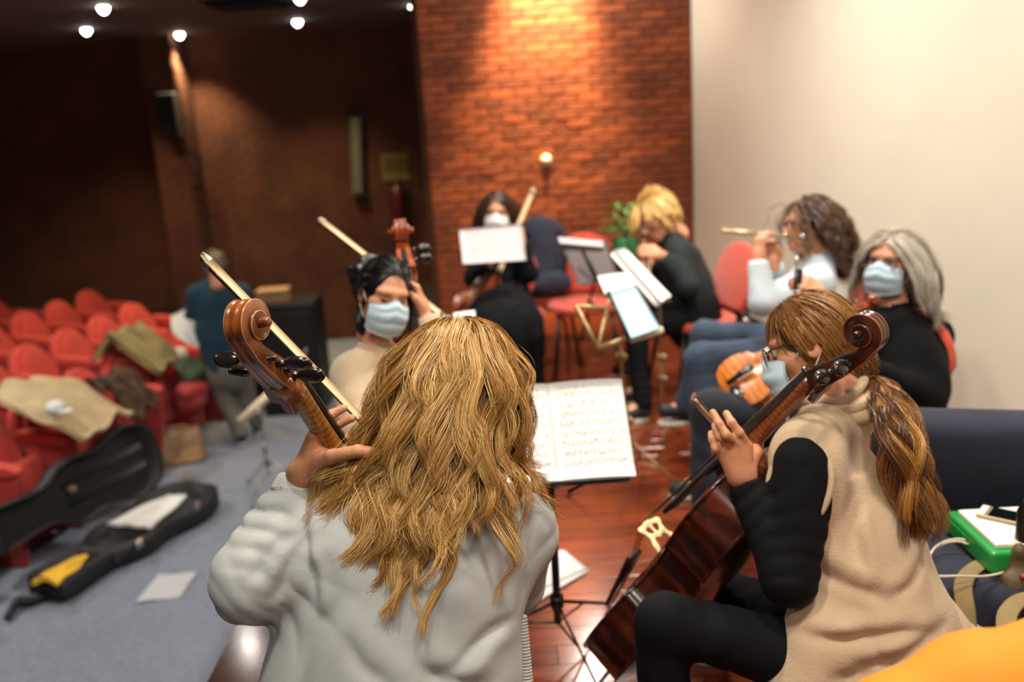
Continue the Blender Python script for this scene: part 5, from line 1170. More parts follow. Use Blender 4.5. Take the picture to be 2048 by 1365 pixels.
def disp1(P):
    # broad soft folds over the back and creases at the armholes
    u = (P - CP) @ CR; v = (P - CP) @ CU; x = u * 7.0 + v * 9.0; y = u * 11 - v * 6
    cr = sum(crease(u, v, *q) for q in (((632, 960), (646, 1180), 1.80, .006, .006), ((1070, 1010), (1030, 1200), 1.86, .005, .007), ((850, 1285), (965, 1352), 1.80, .010, .014), ((690, 1180), (600, 1365), 1.80, .007, .014), ((1015, 1230), (900, 1290), 1.82, .008, .012), ((720, 1240), (800, 1340), 1.80, .007, .016), ((600, 1060), (520, 1130), 1.76, .007, .010), ((640, 1060), (560, 1170), 1.77, .007, .011)))
    return cr + .0050 * np.sin(x + 1.6 * np.sin(y * .8)) * (v < -.25) + .0028 * np.sin(2.1 * x + 2 * np.sin(y)) + .0018 * np.sin(3.3 * y + 1.4 * np.sin(2 * x))
p1 = person('person with long blonde hair and grey cardigan seen from behind, holding the amber cello', J, fw1, A(915, 768, 1.86), cv(-.04, -.28, .95), cv(.02, .95, .28), 1.0, 'skin_tan', top='grey_knit', bottom='navy_cloth', h=.0062, rs=1.0, arm=1.36, torso=(.172, .182, .205), fl=(1.55, 1.5), hands=[h1], top_name='cardigan', fold_=.0070, disp=disp1, collar=.064, torso_extra=extra1)
fd = nrm(J['wrL'] - J['elL']); cu = J['wrL'] - fd * .045
mb = MB(); mb.lathe([(.051, 0), (.049, .012), (.046, .03), (.044, .058), (.040, .062), (.034, .055)], 40, c=cu, ax=fd, sx=.92); o = mb.build('cuff', 'grey_rib', p1.top)
for i in range(40):
    pass
# ribbed trim along the open edge of the cardigan (right), rib by rib
e0, e1 = A(1040, 1236, 1.87), A(1056, 1420, 1.85)
mb = MB()
for i in range(30):
    c = e0 + (e1 - e0) * (i / 29); mb.ell(c + CU * .002, (.016, .014, .0042), R=np.stack([CR, CF, CU], 1), n=10, m=6)
mb.build('ribbed_trim', 'grey_rib', p1.top)
# hair
cols1 = [('c', J['nk'], A(908, 1040, 1.87), .07, .125), ('c', A(912, 1020, 1.875), A(830, 1330, 1.85), .140, .165), ('c', A(990, 1050, 1.89), A(920, 1330, 1.86), .105, .14), ('c', A(790, 1050, 1.85), A(740, 1330, 1.83), .105, .14), ('c', J['nk'], J['shL'], .072, .075), ('c', J['nk'], J['shR'], .072, .075), ('e', A(770, 1030, 1.85), np.eye(3), np.array([.11, .10, .07]))]
def L1(Pl):
    sx = Pl[:, 0]                       # + is her left
    return .345 + .060 * np.clip(sx / .05, -1, 1) + .02 * rng.normal(size=len(Pl)) + .04 * (Pl[:, 2] > .08)
o, X1 = hair(p1, HAIR_BLONDE, 9500, L1, steps=26, layer=.030, grav=.56, drift=(-.30, -.16, 0), cols=cols1, ncl=120, camt=.80, wave=.016, wl=.17, frizz=.0042, rad=.00065, part=(.008, -.02, .125), lift=.40, swell=.010)
hair(p1, HAIR_BLONDE, 6000, .435, steps=24, layer=.040, grav=.56, drift=(-.20, -.12, 0), cols=cols1, ncl=20, camt=.86, wave=.020, wl=.17, frizz=.0045, rad=.00062, part=(.008, -.02, .125), lift=.40, swell=.012, base=False, name='long_hair_locks', tb=.08, rootsel=lambda P: (P[:, 0] > .004) & (P[:, 1] < .02) & (P[:, 2] < .10))
n_ = 300; Pf = X1[rng.choice(len(X1), n_)]; Pf = Pf + np.cumsum(rng.normal(size=Pf.shape) * .0022, 1) + (rng.normal(size=(n_, 1, 3)) * .010) * np.linspace(0, 1, Pf.shape[1])[None, :, None]
strands('flyaway_hair', Pf, HAIR_BLONDE, o, .00035, rng.uniform(.6, 1, n_))
# her cello and bow
a1 = cv(-.244, .752, -.613); n1_ = cv(.234, .659, .715)
fiddle('cello', 'amber cello with carved scroll and dark pegs held by the blonde player', 'cello', A(541, 716, 1.651), a1, n1_, 1.0)
bow('long bow with pale hair crossing behind the amber cello scroll', A(404, 508, 1.86), A(865, 985, 2.02), -CF * .75 + CR * .5 + CU * .5, hw=.0085, stick=.005)

# ------------------------------------------------------------------ 2: cellist in the beige vest
wr2 = A(1490, 968, 2.11)
h2 = hand_from(None, [
    [(A(1494, 892, 2.10), .0115), (A(1478, 866, 2.08), .0105), (A(1463, 846, 2.08), .0098), (A(1453, 828, 2.10), .0085)],
    [(A(1474, 886, 2.09), .0115), (A(1452, 870, 2.07), .0105), (A(1438, 848, 2.08), .0098), (A(1426, 826, 2.10), .0085)],
    [(A(1456, 892, 2.10), .0110), (A(1442, 876, 2.09), .0100), (A(1434, 862, 2.11), .0095), (A(1430, 852, 2.14), .0085)],
    [(A(1444, 908, 2.11), .0105), (A(1432, 898, 2.10), .0095), (A(1425, 880, 2.11), .0088), (A(1422, 868, 2.13), .0078)],
    [(A(1502, 925, 2.13), .0150), (A(1514, 905, 2.16), .0125), (A(1508, 888, 2.18), .0112), (A(1503, 874, 2.19), .0095)]],
    [(A(1498, 990, 2.11), A(1486, 950, 2.11), .025, .026), (A(1486, 950, 2.11), A(1494, 894, 2.10), .024, .014), (A(1484, 950, 2.11), A(1474, 888, 2.09), .024, .014), (A(1480, 950, 2.11), A(1457, 894, 2.10), .024, .014), (A(1476, 950, 2.11), A(1445, 910, 2.11), .022, .013), (A(1486, 950, 2.11), A(1503, 920, 2.13), .024, .017)], h=.0028)
J = dict(nk=A(1692, 818, 2.22), shL=A(1612, 938, 2.06), shR=A(1640, 900, 2.42), wa=A(1722, 1130, 2.17), pe=A(1790, 1340, 2.18),
         elL=A(1578, 1158, 2.02), wrL=wr2, elR=A(1500, 1000, 2.6), wrR=A(1440, 900, 2.62),
         hipL=A(1690, 1335, 2.08), hipR=A(1720, 1300, 2.34), knL=A(1328, 1246, 2.06), knR=A(1440, 1180, 2.72), anL=A(1330, 1600, 2.16), anR=A(1440, 1440, 2.9))
for s_ in 'LR': J['an' + s_][2] = .09; J['toe' + s_] = J['an' + s_] + np.array([-.12, .06, -.05])
fw2 = cv(-.84, -.05, .52); sd2 = nrm(np.cross(fw2, [0, 0, 1.0]))
AX2 = cv(-.62, .1, -.75); ARM2 = [(J['shL'] + AX2 * .024, AX2)]
def extra2(T):
    T.ell(J['shL'] + cv(.12, -.5, 0) * .03 - cv(-.62, .1, -.75) * .004, (.105, .080, .040), R=np.stack([nrm(CU + CR * .12), nrm(np.cross(cv(-.62, .1, -.75), CU)), cv(-.62, .1, -.75)], 1), k=.05)
    T.cone(A(1690, 812, 2.20), J['shL'] + CU * .035 + CF * .02, .062, .060, .05, cut=ARM2).cone(A(1690, 800, 2.20), A(1668, 790, 2.19), .062, .055, .04)
    T.cone(A(1740, 1120, 2.14), A(1770, 1400, 2.13), .155, .205, .05, (fw2, 1.25), fold=(.006, .15, nrm(CR * .5 + CU * .85), .7))
    T.cone(A(1800, 1250, 2.15), A(1900, 1330, 2.2), .10, .11, .06, fold=(.004, .10, CR, .2))
    T.cone(A(1640, 1260, 2.05), A(1600, 1400, 2.03), .07, .09, .05)
    T.cone(A(1645, 1000, 2.14), A(1700, 1130, 2.12), .10, .11, .06, fold=(.005, .12, nrm(CR * .8 - CU * .5), 2.2))
def disp2(P):
    u = (P - CP) @ CR; v = (P - CP) @ CU; x = u * 8 + v * 13; y = u * 12 - v * 5
    cr = sum(crease(u, v, *q) for q in (((1590, 1246), (1800, 1240), 2.08, .012, .012), ((1750, 1165), (1845, 1090), 2.10, .009, .012), ((1690, 1295), (1860, 1240), 2.08, .009, .013), ((1620, 1120), (1740, 1190), 2.06, .008, .014), ((1700, 1010), (1690, 1130), 2.08, .005, .010), ((1640, 1330), (1780, 1300), 2.05, .007, .014)))
    return cr + .0060 * np.sin(x + 1.8 * np.sin(y * .7)) * (v < -.3) + .0035 * np.sin(1.7 * y + 2 * np.sin(x * .8))
p2 = person('person in a beige vest with brown ponytail, glasses and mask, holding the dark cello', J, fw2, A(1626, 694, 2.20), cv(-.84, -.30, .46), cv(-.16, .95, .16), 1.0, 'skin_tan', top='vest_fleece', bottom='black_cloth', h=.0066, arm=1.10, torso=(.168, .158, .185), fl=(1.25, 1.2), hands=[h2], top_name='vest', bottom_name='trousers', collar=None, torso_extra=extra2, vest=True, disp=disp2, neckcut=False, shcut=ARM2)
# black shirt under the vest: sleeve of the left arm (and the hidden right one)
for s_, cc in (('L', 0), ('R', 1)):
    T = Field(); ad = nrm(J['el' + s_] - J['sh' + s_]); fd = nrm(J['wr' + s_] - J['el' + s_])
    T.cone(J['sh' + s_] - ad * .01, J['el' + s_], .074, .057, .04, fold=(.004, .06, ad, .6)).cone(J['el' + s_], J['wr' + s_], .055, .040, .03, fold=(.0055, .034, fd, .2), cut=[(J['wr' + s_] - fd * .004, fd)])
    V, Q = T.mesh(.006); put('sleeve', V, Q, 'black_cloth', p2.t)
# rim of the armhole and the folded cowl collar
nd = cv(-.38, .92, -.08)
for k, (r, q, tw) in enumerate(((.082, A(1682, 826, 2.185), .020), (.078, A(1675, 803, 2.18), .018), (.071, A(1669, 782, 2.175), .013))):
    e1_ = nrm(np.cross(nd, CF)); e2_ = np.cross(nd, e1_)
    MB().tube([q + r * (math.cos(a) * e1_ + .95 * math.sin(a) * e2_) + nd * .008 * math.sin(2 * a + k) for a in np.linspace(0, 2 * PI, 40)], tw, 10, caps=False, flat=.9).build('cowl_fold', 'vest_fleece', p2.top)
ac = J['shL'] + cv(.12, -.5, 0) * .035 - CR * .010; axr = nrm(CF * -.75 + CR * -.62 + CU * .1); e1_ = nrm(np.cross(axr, CR)); e2_ = np.cross(axr, e1_)
MB().tube([ac + axr * .035 + .098 * math.cos(a) * nrm(CU + CR * .12 - axr * (CU @ axr)) + .070 * math.sin(a) * nrm(np.cross(axr, CU)) for a in np.linspace(0, 2 * PI, 44)], .0075, 8, caps=False).build('armhole_trim', 'vest_fleece', p2.top)
face_mask(p2); spectacles(p2); eyes(p2, closed=False)
# hair drawn back to a low tie, then the ponytail
tie = A(1738, 748, 2.18)
ho = pulled(p2, tie, 5500, HAIR_BROWN, .0008)
tc_ = bez([tie, A(1772, 790, 2.11), A(1800, 880, 2.04), A(1828, 985, 2.02), A(1842, 1090, 2.02)], 22)
g2 = rng.random((6000, 2)); ang = g2[:, 0] * 6.28; rr_ = np.sqrt(g2[:, 1])
fz_ = rng.normal(size=(6000, 3)) * .006; tl = []; ln = rng.uniform(.68, 1.0, 6000); wph = rng.random(6000) * 6.28; lockid = rng.integers(0, 80, 6000); lph = rng.random(80) * 6.28; loff = rng.normal(size=(80, 3)); llen = rng.uniform(.68, 1.0, 80)
for i, s_ in enumerate(np.linspace(0, 1, 24)):
    ss = np.clip(s_ * llen[lockid] * (0.93 + .07 * ln), 0, 1) * 21; i0 = np.clip(ss.astype(int), 0, 20); x = (ss - i0)[:, None]; c = tc_[i0] * (1 - x) + tc_[i0 + 1] * x
    w_ = .010 + .036 * np.sin(min(1, s_ * 1.4) * PI / 2) * (1 - .45 * s_); wv = .017 * min(1, s_ * 2)
    o_ = loff[lockid] * w_ * .46 * np.array([1, 1, .15]) + (np.outer(np.cos(ang) * rr_, CR) + np.outer(np.sin(ang) * rr_, CF)) * (w_ * .42 * (1 - .5 * s_))
    o_ += np.outer(wv * np.sin(s_ * 11 + lph[lockid]), CR) + np.outer(wv * np.cos(s_ * 10 + lph[lockid] * 1.7), CF)
    tl.append(c + o_ + fz_ * s_)
strands('ponytail', np.stack(tl, 1), HAIR_BROWN, ho, .0006, .0 + .8 * rng.random(80)[lockid] ** 1.5 + .3 * rng.random(6000))
MB().tube([tie + .016 * (math.cos(a) * CU + math.sin(a) * CF) + .004 * CR for a in np.linspace(0, 2 * PI, 20)], .006, 8, caps=False).build('hair_tie', 'brow_dark', ho)
a2 = cv(.350, .718, -.602); n2_ = cv(-.640, .652, .406)
fiddle('cello', 'dark reddish brown cello with shiny pegs held by the player in the beige vest', 'cello', A(1676, 718, 1.99), a2, n2_, 1.0, mt=('cello_dark', 'cello_scroll_dark', 'neck_brown'), edge_m='cello_red')
bow('bow tip showing beyond the fingers of the player in the beige vest', A(1383, 796, 2.30), A(1640, 1085, 2.75), CR * -.4 - CU * .3 - CF * .8, hw=.006)

# ------------------------------------------------------------------ 3: dark-haired cellist with mask
J = dict(nk=A(752, 712, 2.94), shR=A(712, 752, 2.92), shL=A(838, 768, 2.98), wa=A(768, 905, 2.90), pe=A(775, 1010, 2.90), elR=A(722, 868, 2.78), wrR=A(830, 880, 2.60), elL=A(915, 790, 2.92), wrL=A(850, 632, 2.98),
         hipR=A(735, 1020, 2.85), hipL=A(820, 1020, 2.85), knR=A(690, 1010, 2.50), knL=A(880, 1010, 2.50), anR=A(700, 1200, 2.5), anL=A(870, 1200, 2.5))
for s_ in 'LR': J['an' + s_][2] = .09; J['toe' + s_] = J['an' + s_] + np.array([0, -.13, -.05])
hL = generic_hand(A(846, 622, 2.98), cv(-.25, .95, 0), cv(.9, .2, .1), cv(0, .1, -1), .95, .75)
fw3 = cv(.30, 0, -.95)
p3 = person('masked person with dark pinned-up hair in a beige sweater beyond the blonde cellist', J, fw3, A(768, 590, 2.90), cv(.48, -.32, -.82), cv(.20, .95, -.18), .91, 'skin', top='beige_knit', bottom='navy_cloth', h=.009, arm=1.15, torso=(.150, .145, .16), fl=(1.4, 1.3), hands=[hL])
face_mask(p3, 'mask_blue'); eyes(p3, closed=True)
pulled(p3, A(726, 556, 3.0), 2800, HAIR_DARK, .0012, tb=-.2)
b3 = A(722, 545, 2.96); F = Field(); F.ell(b3, (.052, .05, .045), k=.02).ell(b3 + CR * .05 + CU * .01, (.06, .06, .05), k=.03).ell(b3 - CU * .06 + CR * .02, (.045, .05, .06), k=.03); V, Q = F.mesh(.007, wob(.007, 60)); put('hair_bun', V, Q, HAIR_DARK, p3.t)
F = Field(); F.cone(A(728, 600, 2.95), A(736, 650, 2.93), .032, .030, .02).cone(A(736, 650, 2.93), A(742, 700, 2.91), .030, .012, .02); V, Q = F.mesh(.006, wob(.005, 70)); put('hair_lock', V, Q, HAIR_DARK, p3.t)
fiddle('cello', 'reddish cello with upright scroll beside the dark-haired masked player', 'cello', A(808, 508, 3.08), cv(-.16, .93, .30), cv(.10, .30, -.95), 1.0, mt=('cello_red', 'cello_red', 'cello_dark'), near=False)
bow('bow held behind the head of the dark-haired masked player', A(638, 437, 3.10), A(912, 652, 3.12), CU * .6 - CF * .8 + CR * .3, hw=.0095, stick=.006)

# ------------------------------------------------------------------ 4: grey-haired player with mask
J = dict(nk=A(1790, 632, 3.43), shR=A(1706, 668, 3.38), shL=A(1870, 674, 3.52), wa=A(1796, 775, 3.44), pe=A(1780, 862, 3.44), elR=A(1690, 752, 3.22), wrR=A(1645, 596, 3.24), elL=A(1850, 788, 3.34), wrL=A(1720, 730, 3.16),
         hipR=A(1690, 862, 3.36), hipL=A(1720, 872, 3.5), knR=A(1424, 822, 3.14), knL=A(1470, 900, 3.30), anR=A(1412, 1000, 3.08), anL=A(1440, 1020, 3.25))
for s_ in 'LR': J['an' + s_][2] = .09; J['toe' + s_] = J['an' + s_] + np.array([-.13, -.02, -.05])
hR = generic_hand(J['wrR'], cv(-.75, .65, 0), cv(.3, .3, -.9), cv(.2, .9, 0), .95, .55); hL = generic_hand(J['wrL'], cv(-.9, -.1, -.2), cv(.1, .3, -.9), cv(0, 1, 0), .95, .7)
fw4 = cv(-.62, -.05, -.78)
p4 = person('masked person with long grey hair in a black top, violin on the lap', J, fw4, A(1782, 524, 3.42), cv(-.68, -.14, -.70), cv(.06, .98, -.14), .95, 'skin', top='black_cloth', bottom='navy_cloth', h=.011, arm=1.1, torso=(.165, .16, .175), fl=(1.35, 1.25), hands=[hR, hL], leg=1.12)
face_mask(p4, 'mask_blue'); spectacles(p4); eyes(p4)
cols4 = [('c', J['nk'], A(1790, 760, 3.44), .085, .13), ('c', J['nk'], J['shL'], .07, .07), ('c', J['nk'], J['shR'], .07, .07)]
hair(p4, HAIR_GREY, 3200, lambda P: np.where(P[:, 0] > 0, .34, .30), steps=18, layer=.026, grav=.55, cols=cols4, ncl=60, camt=.6, wave=.006, wl=.18, frizz=.004, rad=.0013, part=(0, .05, .12), lift=.28, sweep=1.2)
fiddle('violin', 'orange violin resting on the lap of the grey-haired player', 'violin', A(1722, 612, 3.14), cv(.80, .52, -.10), cv(-.30, .62, -.72), .49, ribs=.085, mt=('violin_orange', 'cello_red', 'neck_brown'), pin=False, near=False)
bow('dark bow held upright in the hand of the grey-haired player', A(1560, 980, 3.05), A(1604, 530, 3.22), CR, name='violin_bow', hw=.005, hair_m='bow_hair')
place_chair(A(1738, 900, 3.44)[:2], np.array([fw4[0], fw4[1], 0]), 'red chair under the grey-haired player against the white wall')

# ------------------------------------------------------------------ 5: flute player
J = dict(nk=A(1640, 524, 4.32), shL=A(1632, 566, 4.16), shR=A(1622, 548, 4.48), wa=A(1632, 640, 4.32), pe=A(1622, 708, 4.32), elL=A(1524, 604, 4.02), wrL=A(1518, 516, 4.02), elR=A(1556, 606, 4.52), wrR=A(1548, 528, 4.34),
         hipL=A(1580, 712, 4.20), hipR=A(1575, 690, 4.42), knL=A(1402, 718, 4.02), knR=A(1412, 672, 4.36), anL=A(1412, 870, 3.95), anR=A(1372, 812, 4.42))
J['anL'][2] = .09; J['toeL'] = J['anL'] + np.array([-.13, 0, -.05]); J['toeR'] = A(1330, 822, 4.42)
hL = generic_hand(J['wrL'], cv(.05, .98, .1), cv(-.9, 0, -.3), cv(.3, 0, .9), .98, .55); hR = generic_hand(J['wrR'], cv(-.2, .95, -.1), cv(.5, 0, .8), cv(.5, 0, -.8), .98, .6)
p5 = person('person with curly brown hair in a pale blue shirt and jeans, playing the flute', J, cv(-.97, 0, -.15), A(1616, 452, 4.32), cv(-.97, -.06, -.22), cv(0, 1, -.05), 1.05, 'skin', top='pale_blue', bottom='jeans', h=.012, arm=1.2, torso=(.150, .140, .165), fl=(1.25, 1.2), hands=[hL, hR], top_name='shirt', bottom_name='jeans', leg=1.12)
eyes(p5); spectacles(p5, r=.002)
MB().ell(hl(p5, (0, .093, -.060)), (.016, .006, .008), R=p5.R).build('lips', 'lip', p5.t)
cols5 = [('c', J['nk'], A(1640, 640, 4.32), .08, .12), ('c', J['nk'], J['shL'], .06, .06), ('c', J['nk'], J['shR'], .06, .06)]
hair(p5, HAIR_CURLY, 2600, .30, steps=18, layer=.035, grav=.5, drift=(.25, 0, 0), cols=cols5, ncl=50, camt=.55, wave=.012, wl=.09, frizz=.008, rad=.0017, part=(0, .05, .12), lift=.3, sweep=1.2)
f0, f1 = A(1604, 474, 4.20), A(1484, 465, 4.10); t = thing('flute', 'pale flute held to the mouth by the player in the pale blue shirt', 'flute', (f0 + f1) / 2); fd = nrm(f1 - f0); f0 = f0 - fd * .005
MB().tube([f0, f0 + fd * .42], .0105, 14).build('tube', 'flute_wood', t); MB().tube([f0 - fd * .012, f0 + fd * .015], .0135, 14).build('crown_cap', 'chrome', t); MB().ell(f0 + fd * .09 + CU * .008, (.016, .014, .007)).build('lip_plate', 'chrome', t)
for i in range(8): MB().lathe([(.007, .008), (.0075, .014), (.002, .015)], 10, c=f0 + fd * (.17 + .028 * i), ax=CU).build('key', 'chrome', t)
place_chair(A(1640, 720, 4.36)[:2], np.array([-1, -.1, 0]), 'red chair under the flute player')

# ------------------------------------------------------------------ 6: blond player with the clarinet
J = dict(nk=A(1342, 474, 5.22), shL=A(1362, 512, 5.08), shR=A(1338, 500, 5.40), wa=A(1372, 580, 5.24), pe=A(1384, 632, 5.24), elL=A(1374, 572, 4.98), wrL=A(1322, 512, 4.98), elR=A(1300, 560, 5.36), wrR=A(1298, 522, 5.14),
         hipL=A(1370, 640, 5.14), hipR=A(1365, 630, 5.36), knL=A(1272, 652, 5.0), knR=A(1272, 640, 5.30), anL=A(1284, 752, 4.95), anR=A(1276, 735, 5.25))
for s_ in 'LR': J['an' + s_][2] = .09; J['toe' + s_] = J['an' + s_] + np.array([-.13, -.03, -.05])
hL = generic_hand(J['wrL'], cv(-.85, .25, -.2), cv(.2, .3, -.9), cv(0, 1, 0), 1.05, .7, .006); hR = generic_hand(J['wrR'], cv(-.3, -.5, -.4), cv(-.3, .6, -.6), cv(0, 1, 0), 1.0, .8, .006)
p6 = person('person with a straw blond bob bowed over a clarinet, wearing a dark coat', J, cv(-.92, 0, -.3), A(1312, 434, 5.22), cv(-.72, -.66, -.25), cv(-.55, .82, -.05), 1.08, 'skin', top='dark_green_coat', bottom='black_cloth', h=.013, arm=1.2, torso=(.165, .165, .185), fl=(1.25, 1.2), hands=[hL, hR], top_name='coat')
eyes(p6)
hair(p6, HAIR_STRAW, 2200, .125, steps=12, layer=.024, grav=.5, ncl=40, camt=.4, frizz=.004, rad=.0022, part=(0, .03, .12), lift=.35, tb=.15)
c0, c1 = A(1286, 474, 5.02), A(1306, 602, 4.90); t = thing('clarinet', 'brown clarinet held by the blond player in the dark coat', 'clarinet', c1); d = nrm(c1 - c0); Lc = np.linalg.norm(c1 - c0)
MB().lathe([(.007, 0), (.012, .05), (.015, .09), (.015, Lc - .10), (.020, Lc - .05), (.034, Lc), (.028, Lc)], 16, c=c0, ax=d).build('tube', 'clarinet_wood', t); MB().lathe([(.004, -.06), (.008, -.02), (.010, .01)], 12, c=c0, ax=d).build('mouthpiece', 'ebony', t)
for i in range(6): MB().ell(c0 + d * (.12 + i * .045) + CF * -.014, (.007, .007, .007)).build('key', 'chrome', t)
for f_ in (.09, .19): MB().lathe([(.0175, 0), (.0175, .012)], 14, c=c0 + d * f_, ax=d).build('ring', 'chrome', t)
place_chair(A(1392, 655, 5.26)[:2], np.array([-.95, -.25, 0]), 'red chair with rounded back under the blond clarinet player')

# ------------------------------------------------------------------ 7: far violinist
J = dict(nk=A(997, 474, 5.62), shR=A(962, 498, 5.58), shL=A(1036, 498, 5.58), wa=A(1002, 568, 5.60), pe=A(1006, 618, 5.60), elR=A(948, 556, 5.42), wrR=A(985, 528, 5.28), elL=A(1056, 548, 5.42), wrL=A(1042, 486, 5.35),
         hipR=A(985, 622, 5.55), hipL=A(1028, 622, 5.55), knR=A(972, 640, 5.15), knL=A(1040, 640, 5.15), anR=A(982, 745, 5.1), anL=A(1036, 745, 5.1))
for s_ in 'LR': J['an' + s_][2] = .09; J['toe' + s_] = J['an' + s_] + np.array([0, -.13, -.05])
hL = generic_hand(J['wrL'], cv(-.2, .9, -.3), cv(.3, .2, -.9), cv(-.9, .3, 0), .95, .9, .006)
def extra7(T): T.cone(J['pe'], (J['knL'] + J['knR']) / 2 - np.array([0, 0, .06]), .19, .22, .06, fold=(.012, .09, CR, .3)).cone((J['knL'] + J['knR']) / 2 - np.array([0, 0, .05]), (J['knL'] + J['knR']) / 2 - np.array([0, .02, .26]), .20, .22, .05, (np.array([0, 1.0, 0]), 2.0), fold=(.012, .09, CR, 1.3))
p7 = person('person with dark hair and a white mask in black clothes behind the mauve music sheets', J, cv(0, 0, -1), A(994, 426, 5.60), cv(-.05, -.25, -.97), cv(0, 1, -.2), 1.0, 'skin', top='black_cloth', bottom='black_cloth', h=.013, arm=1.1, hands=[hL], top_name='dress', torso_extra=extra7)
face_mask(p7, 'mask_white'); eyes(p7)
hair(p7, HAIR_CURLY, 1600, .26, steps=12, layer=.016, grav=.55, cols=[('c', J['nk'], A(1000, 560, 5.6), .07, .11)], ncl=30, camt=.5, rad=.0025, part=(0, .06, .12), lift=.15, tb=-.15, sweep=1.2)
bow('upright bow beside the far violinist', A(1068, 376, 5.42), A(1032, 462, 5.36) + cv(-.38, -.92, 0) * .30, -CF, name='violin_bow', hw=.014, stick=.008)
fiddle('violin', 'dark violin in the lap of the far violinist behind the mauve sheets', 'violin', A(1018, 500, 5.26), cv(.55, .70, -.25), cv(-.3, .4, -.85), .46, ribs=.085, mt=('cello_red', 'cello_dark', 'neck_brown'), pin=False, near=False)
place_chair(A(1012, 640, 5.68)[:2], np.array([0, -1, 0]), 'red chair under the far violinist')

# ------------------------------------------------------------------ 8: standing man on the carpet, seen from behind
fy = on_z(492, 884, CARPET)[1]
Y = lambda px, py, dy=0.0: on_y(px, py, fy + dy)
J = dict(nk=Y(432, 562), shL=Y(394, 588), shR=Y(480, 586), wa=Y(444, 670), pe=Y(456, 735), elL=Y(382, 652, .08), wrL=Y(398, 684, .30), elR=Y(506, 648, .08), wrR=Y(500, 690, .30),
         hipL=Y(432, 735), hipR=Y(480, 735), knL=Y(452, 806, .04), knR=Y(496, 800, .12), anL=Y(482, 872, -.05), anR=Y(516, 866, .18))
for s_ in 'LR': J['an' + s_][2] = CARPET + .09; J['toe' + s_] = J['an' + s_] + np.array([-.04, .13, -.05])
hd = [generic_hand(J['wr' + s_], np.array([0, 1, -.2]), np.array([0, .2, 1.0]), np.array([1.0 if s_ == 'L' else -1, 0, 0]), 1.0, .8, .007) for s_ in 'LR']
p8 = person('person with short grey hair in a teal sweater standing on the carpet, seen from behind', J, np.array([-.1, 1, 0]), Y(430, 532), nrm(np.array([-.35, .92, -.2])), np.array([0, .15, 1.0]), .98, 'skin', top='teal_knit', bottom='grey_trouser', h=.014, arm=1.25, torso=(.185, .185, .175), fl=(1.5, 1.4), hands=hd, leg=1.1, base=np.array([*Y(470, 880)[:2], CARPET]))
hair(p8, HAIR_WHITE, 900, .045, steps=6, layer=.008, grav=.2, ncl=30, rad=.0018, part=(0, .05, .11), lift=.3)
o = MB().grid(lambda a, b: Y(362, 622, .05) + np.outer(a, Y(412, 688, -.06) - Y(362, 622, .05)) + np.outer(b - .5, np.array([.16, .02, .06])) + np.outer(.06 * np.sin(3 * a) + .02 * np.sin(9 * b + 5 * a), [-.6, -.6, -.3]), 20, 14, .05).build('white_jacket', 'white_cloth'); tag(o, 'white jacket held over the arm of the standing man', 'jacket')

# chairs for the three near players, and the two empty chairs at the back
def stool(xy, label):
    t = thing('playing_stool', label, 'stool', (xy[0], xy[1], 0), group='black playing stools')
    MB().lathe([(.02, .41), (.15, .41), (.165, .425), (.165, .45), (.15, .462), (.02, .466)], 24).build('seat', 'black_cloth', t, True, True)
    for i in range(4): a = .78 + i * PI / 2; MB().tube([(.09 * math.cos(a), .09 * math.sin(a), .41), (.17 * math.cos(a), .17 * math.sin(a), 0)], .012, 8).build('leg', 'black_metal', t, True, True)
    MB().tube([(.13 * math.cos(a), .13 * math.sin(a), .2) for a in np.linspace(0, 2 * PI, 25)], .007, 6, caps=False).build('foot_ring', 'black_metal', t, True, True)
stool(p1.J['pe'][:2], 'black stool under the blonde cellist'); stool(p2.J['pe'][:2], 'black stool under the player in the beige vest'); stool(p3.J['pe'][:2], 'black stool under the dark-haired masked player')
ec = on_z(1170, 602, .48); place_chair(ec[:2], nrm(np.array([-.1, -1, 0])), 'empty red chair with an oval seat in the middle of the stage')
e2 = on_z(1085, 600, .48); place_chair((e2[0], e2[1] + .25), nrm(np.array([.1, -1, 0])), 'red chair behind the violinist with the navy backpack on it')
# navy backpack on the chair
c = np.array([e2[0] + .03, e2[1] + .18, .48]); t = thing('backpack', 'rounded navy backpack sitting on a red chair behind the dark music desk', 'backpack', c)
F = Field(); F.cone(c + [0, .02, .13], c + [0, .06, .36], .19, .15, .05, (np.array([0, 1.0, 0]), 1.5)); V, Q = F.mesh(.012, wob(.006, 22)); b = put('bag_body', V, Q, 'navy_bag', t)
F = Field(); F.cone(c + [-.09, -.14, .10], c + [.09, -.14, .10], .075, .075, .04); V, Q = F.mesh(.012, wob(.004, 30)); put('front_pocket', V, Q, 'navy_bag', t)
for s_ in (-1, 1): MB().tube(bez([c + [s_ * .09, -.10, .42], c + [s_ * .13, -.16, .30], c + [s_ * .12, -.15, .12]], 10), .016, 8, flat=.4).build('strap', 'black_cloth', t)
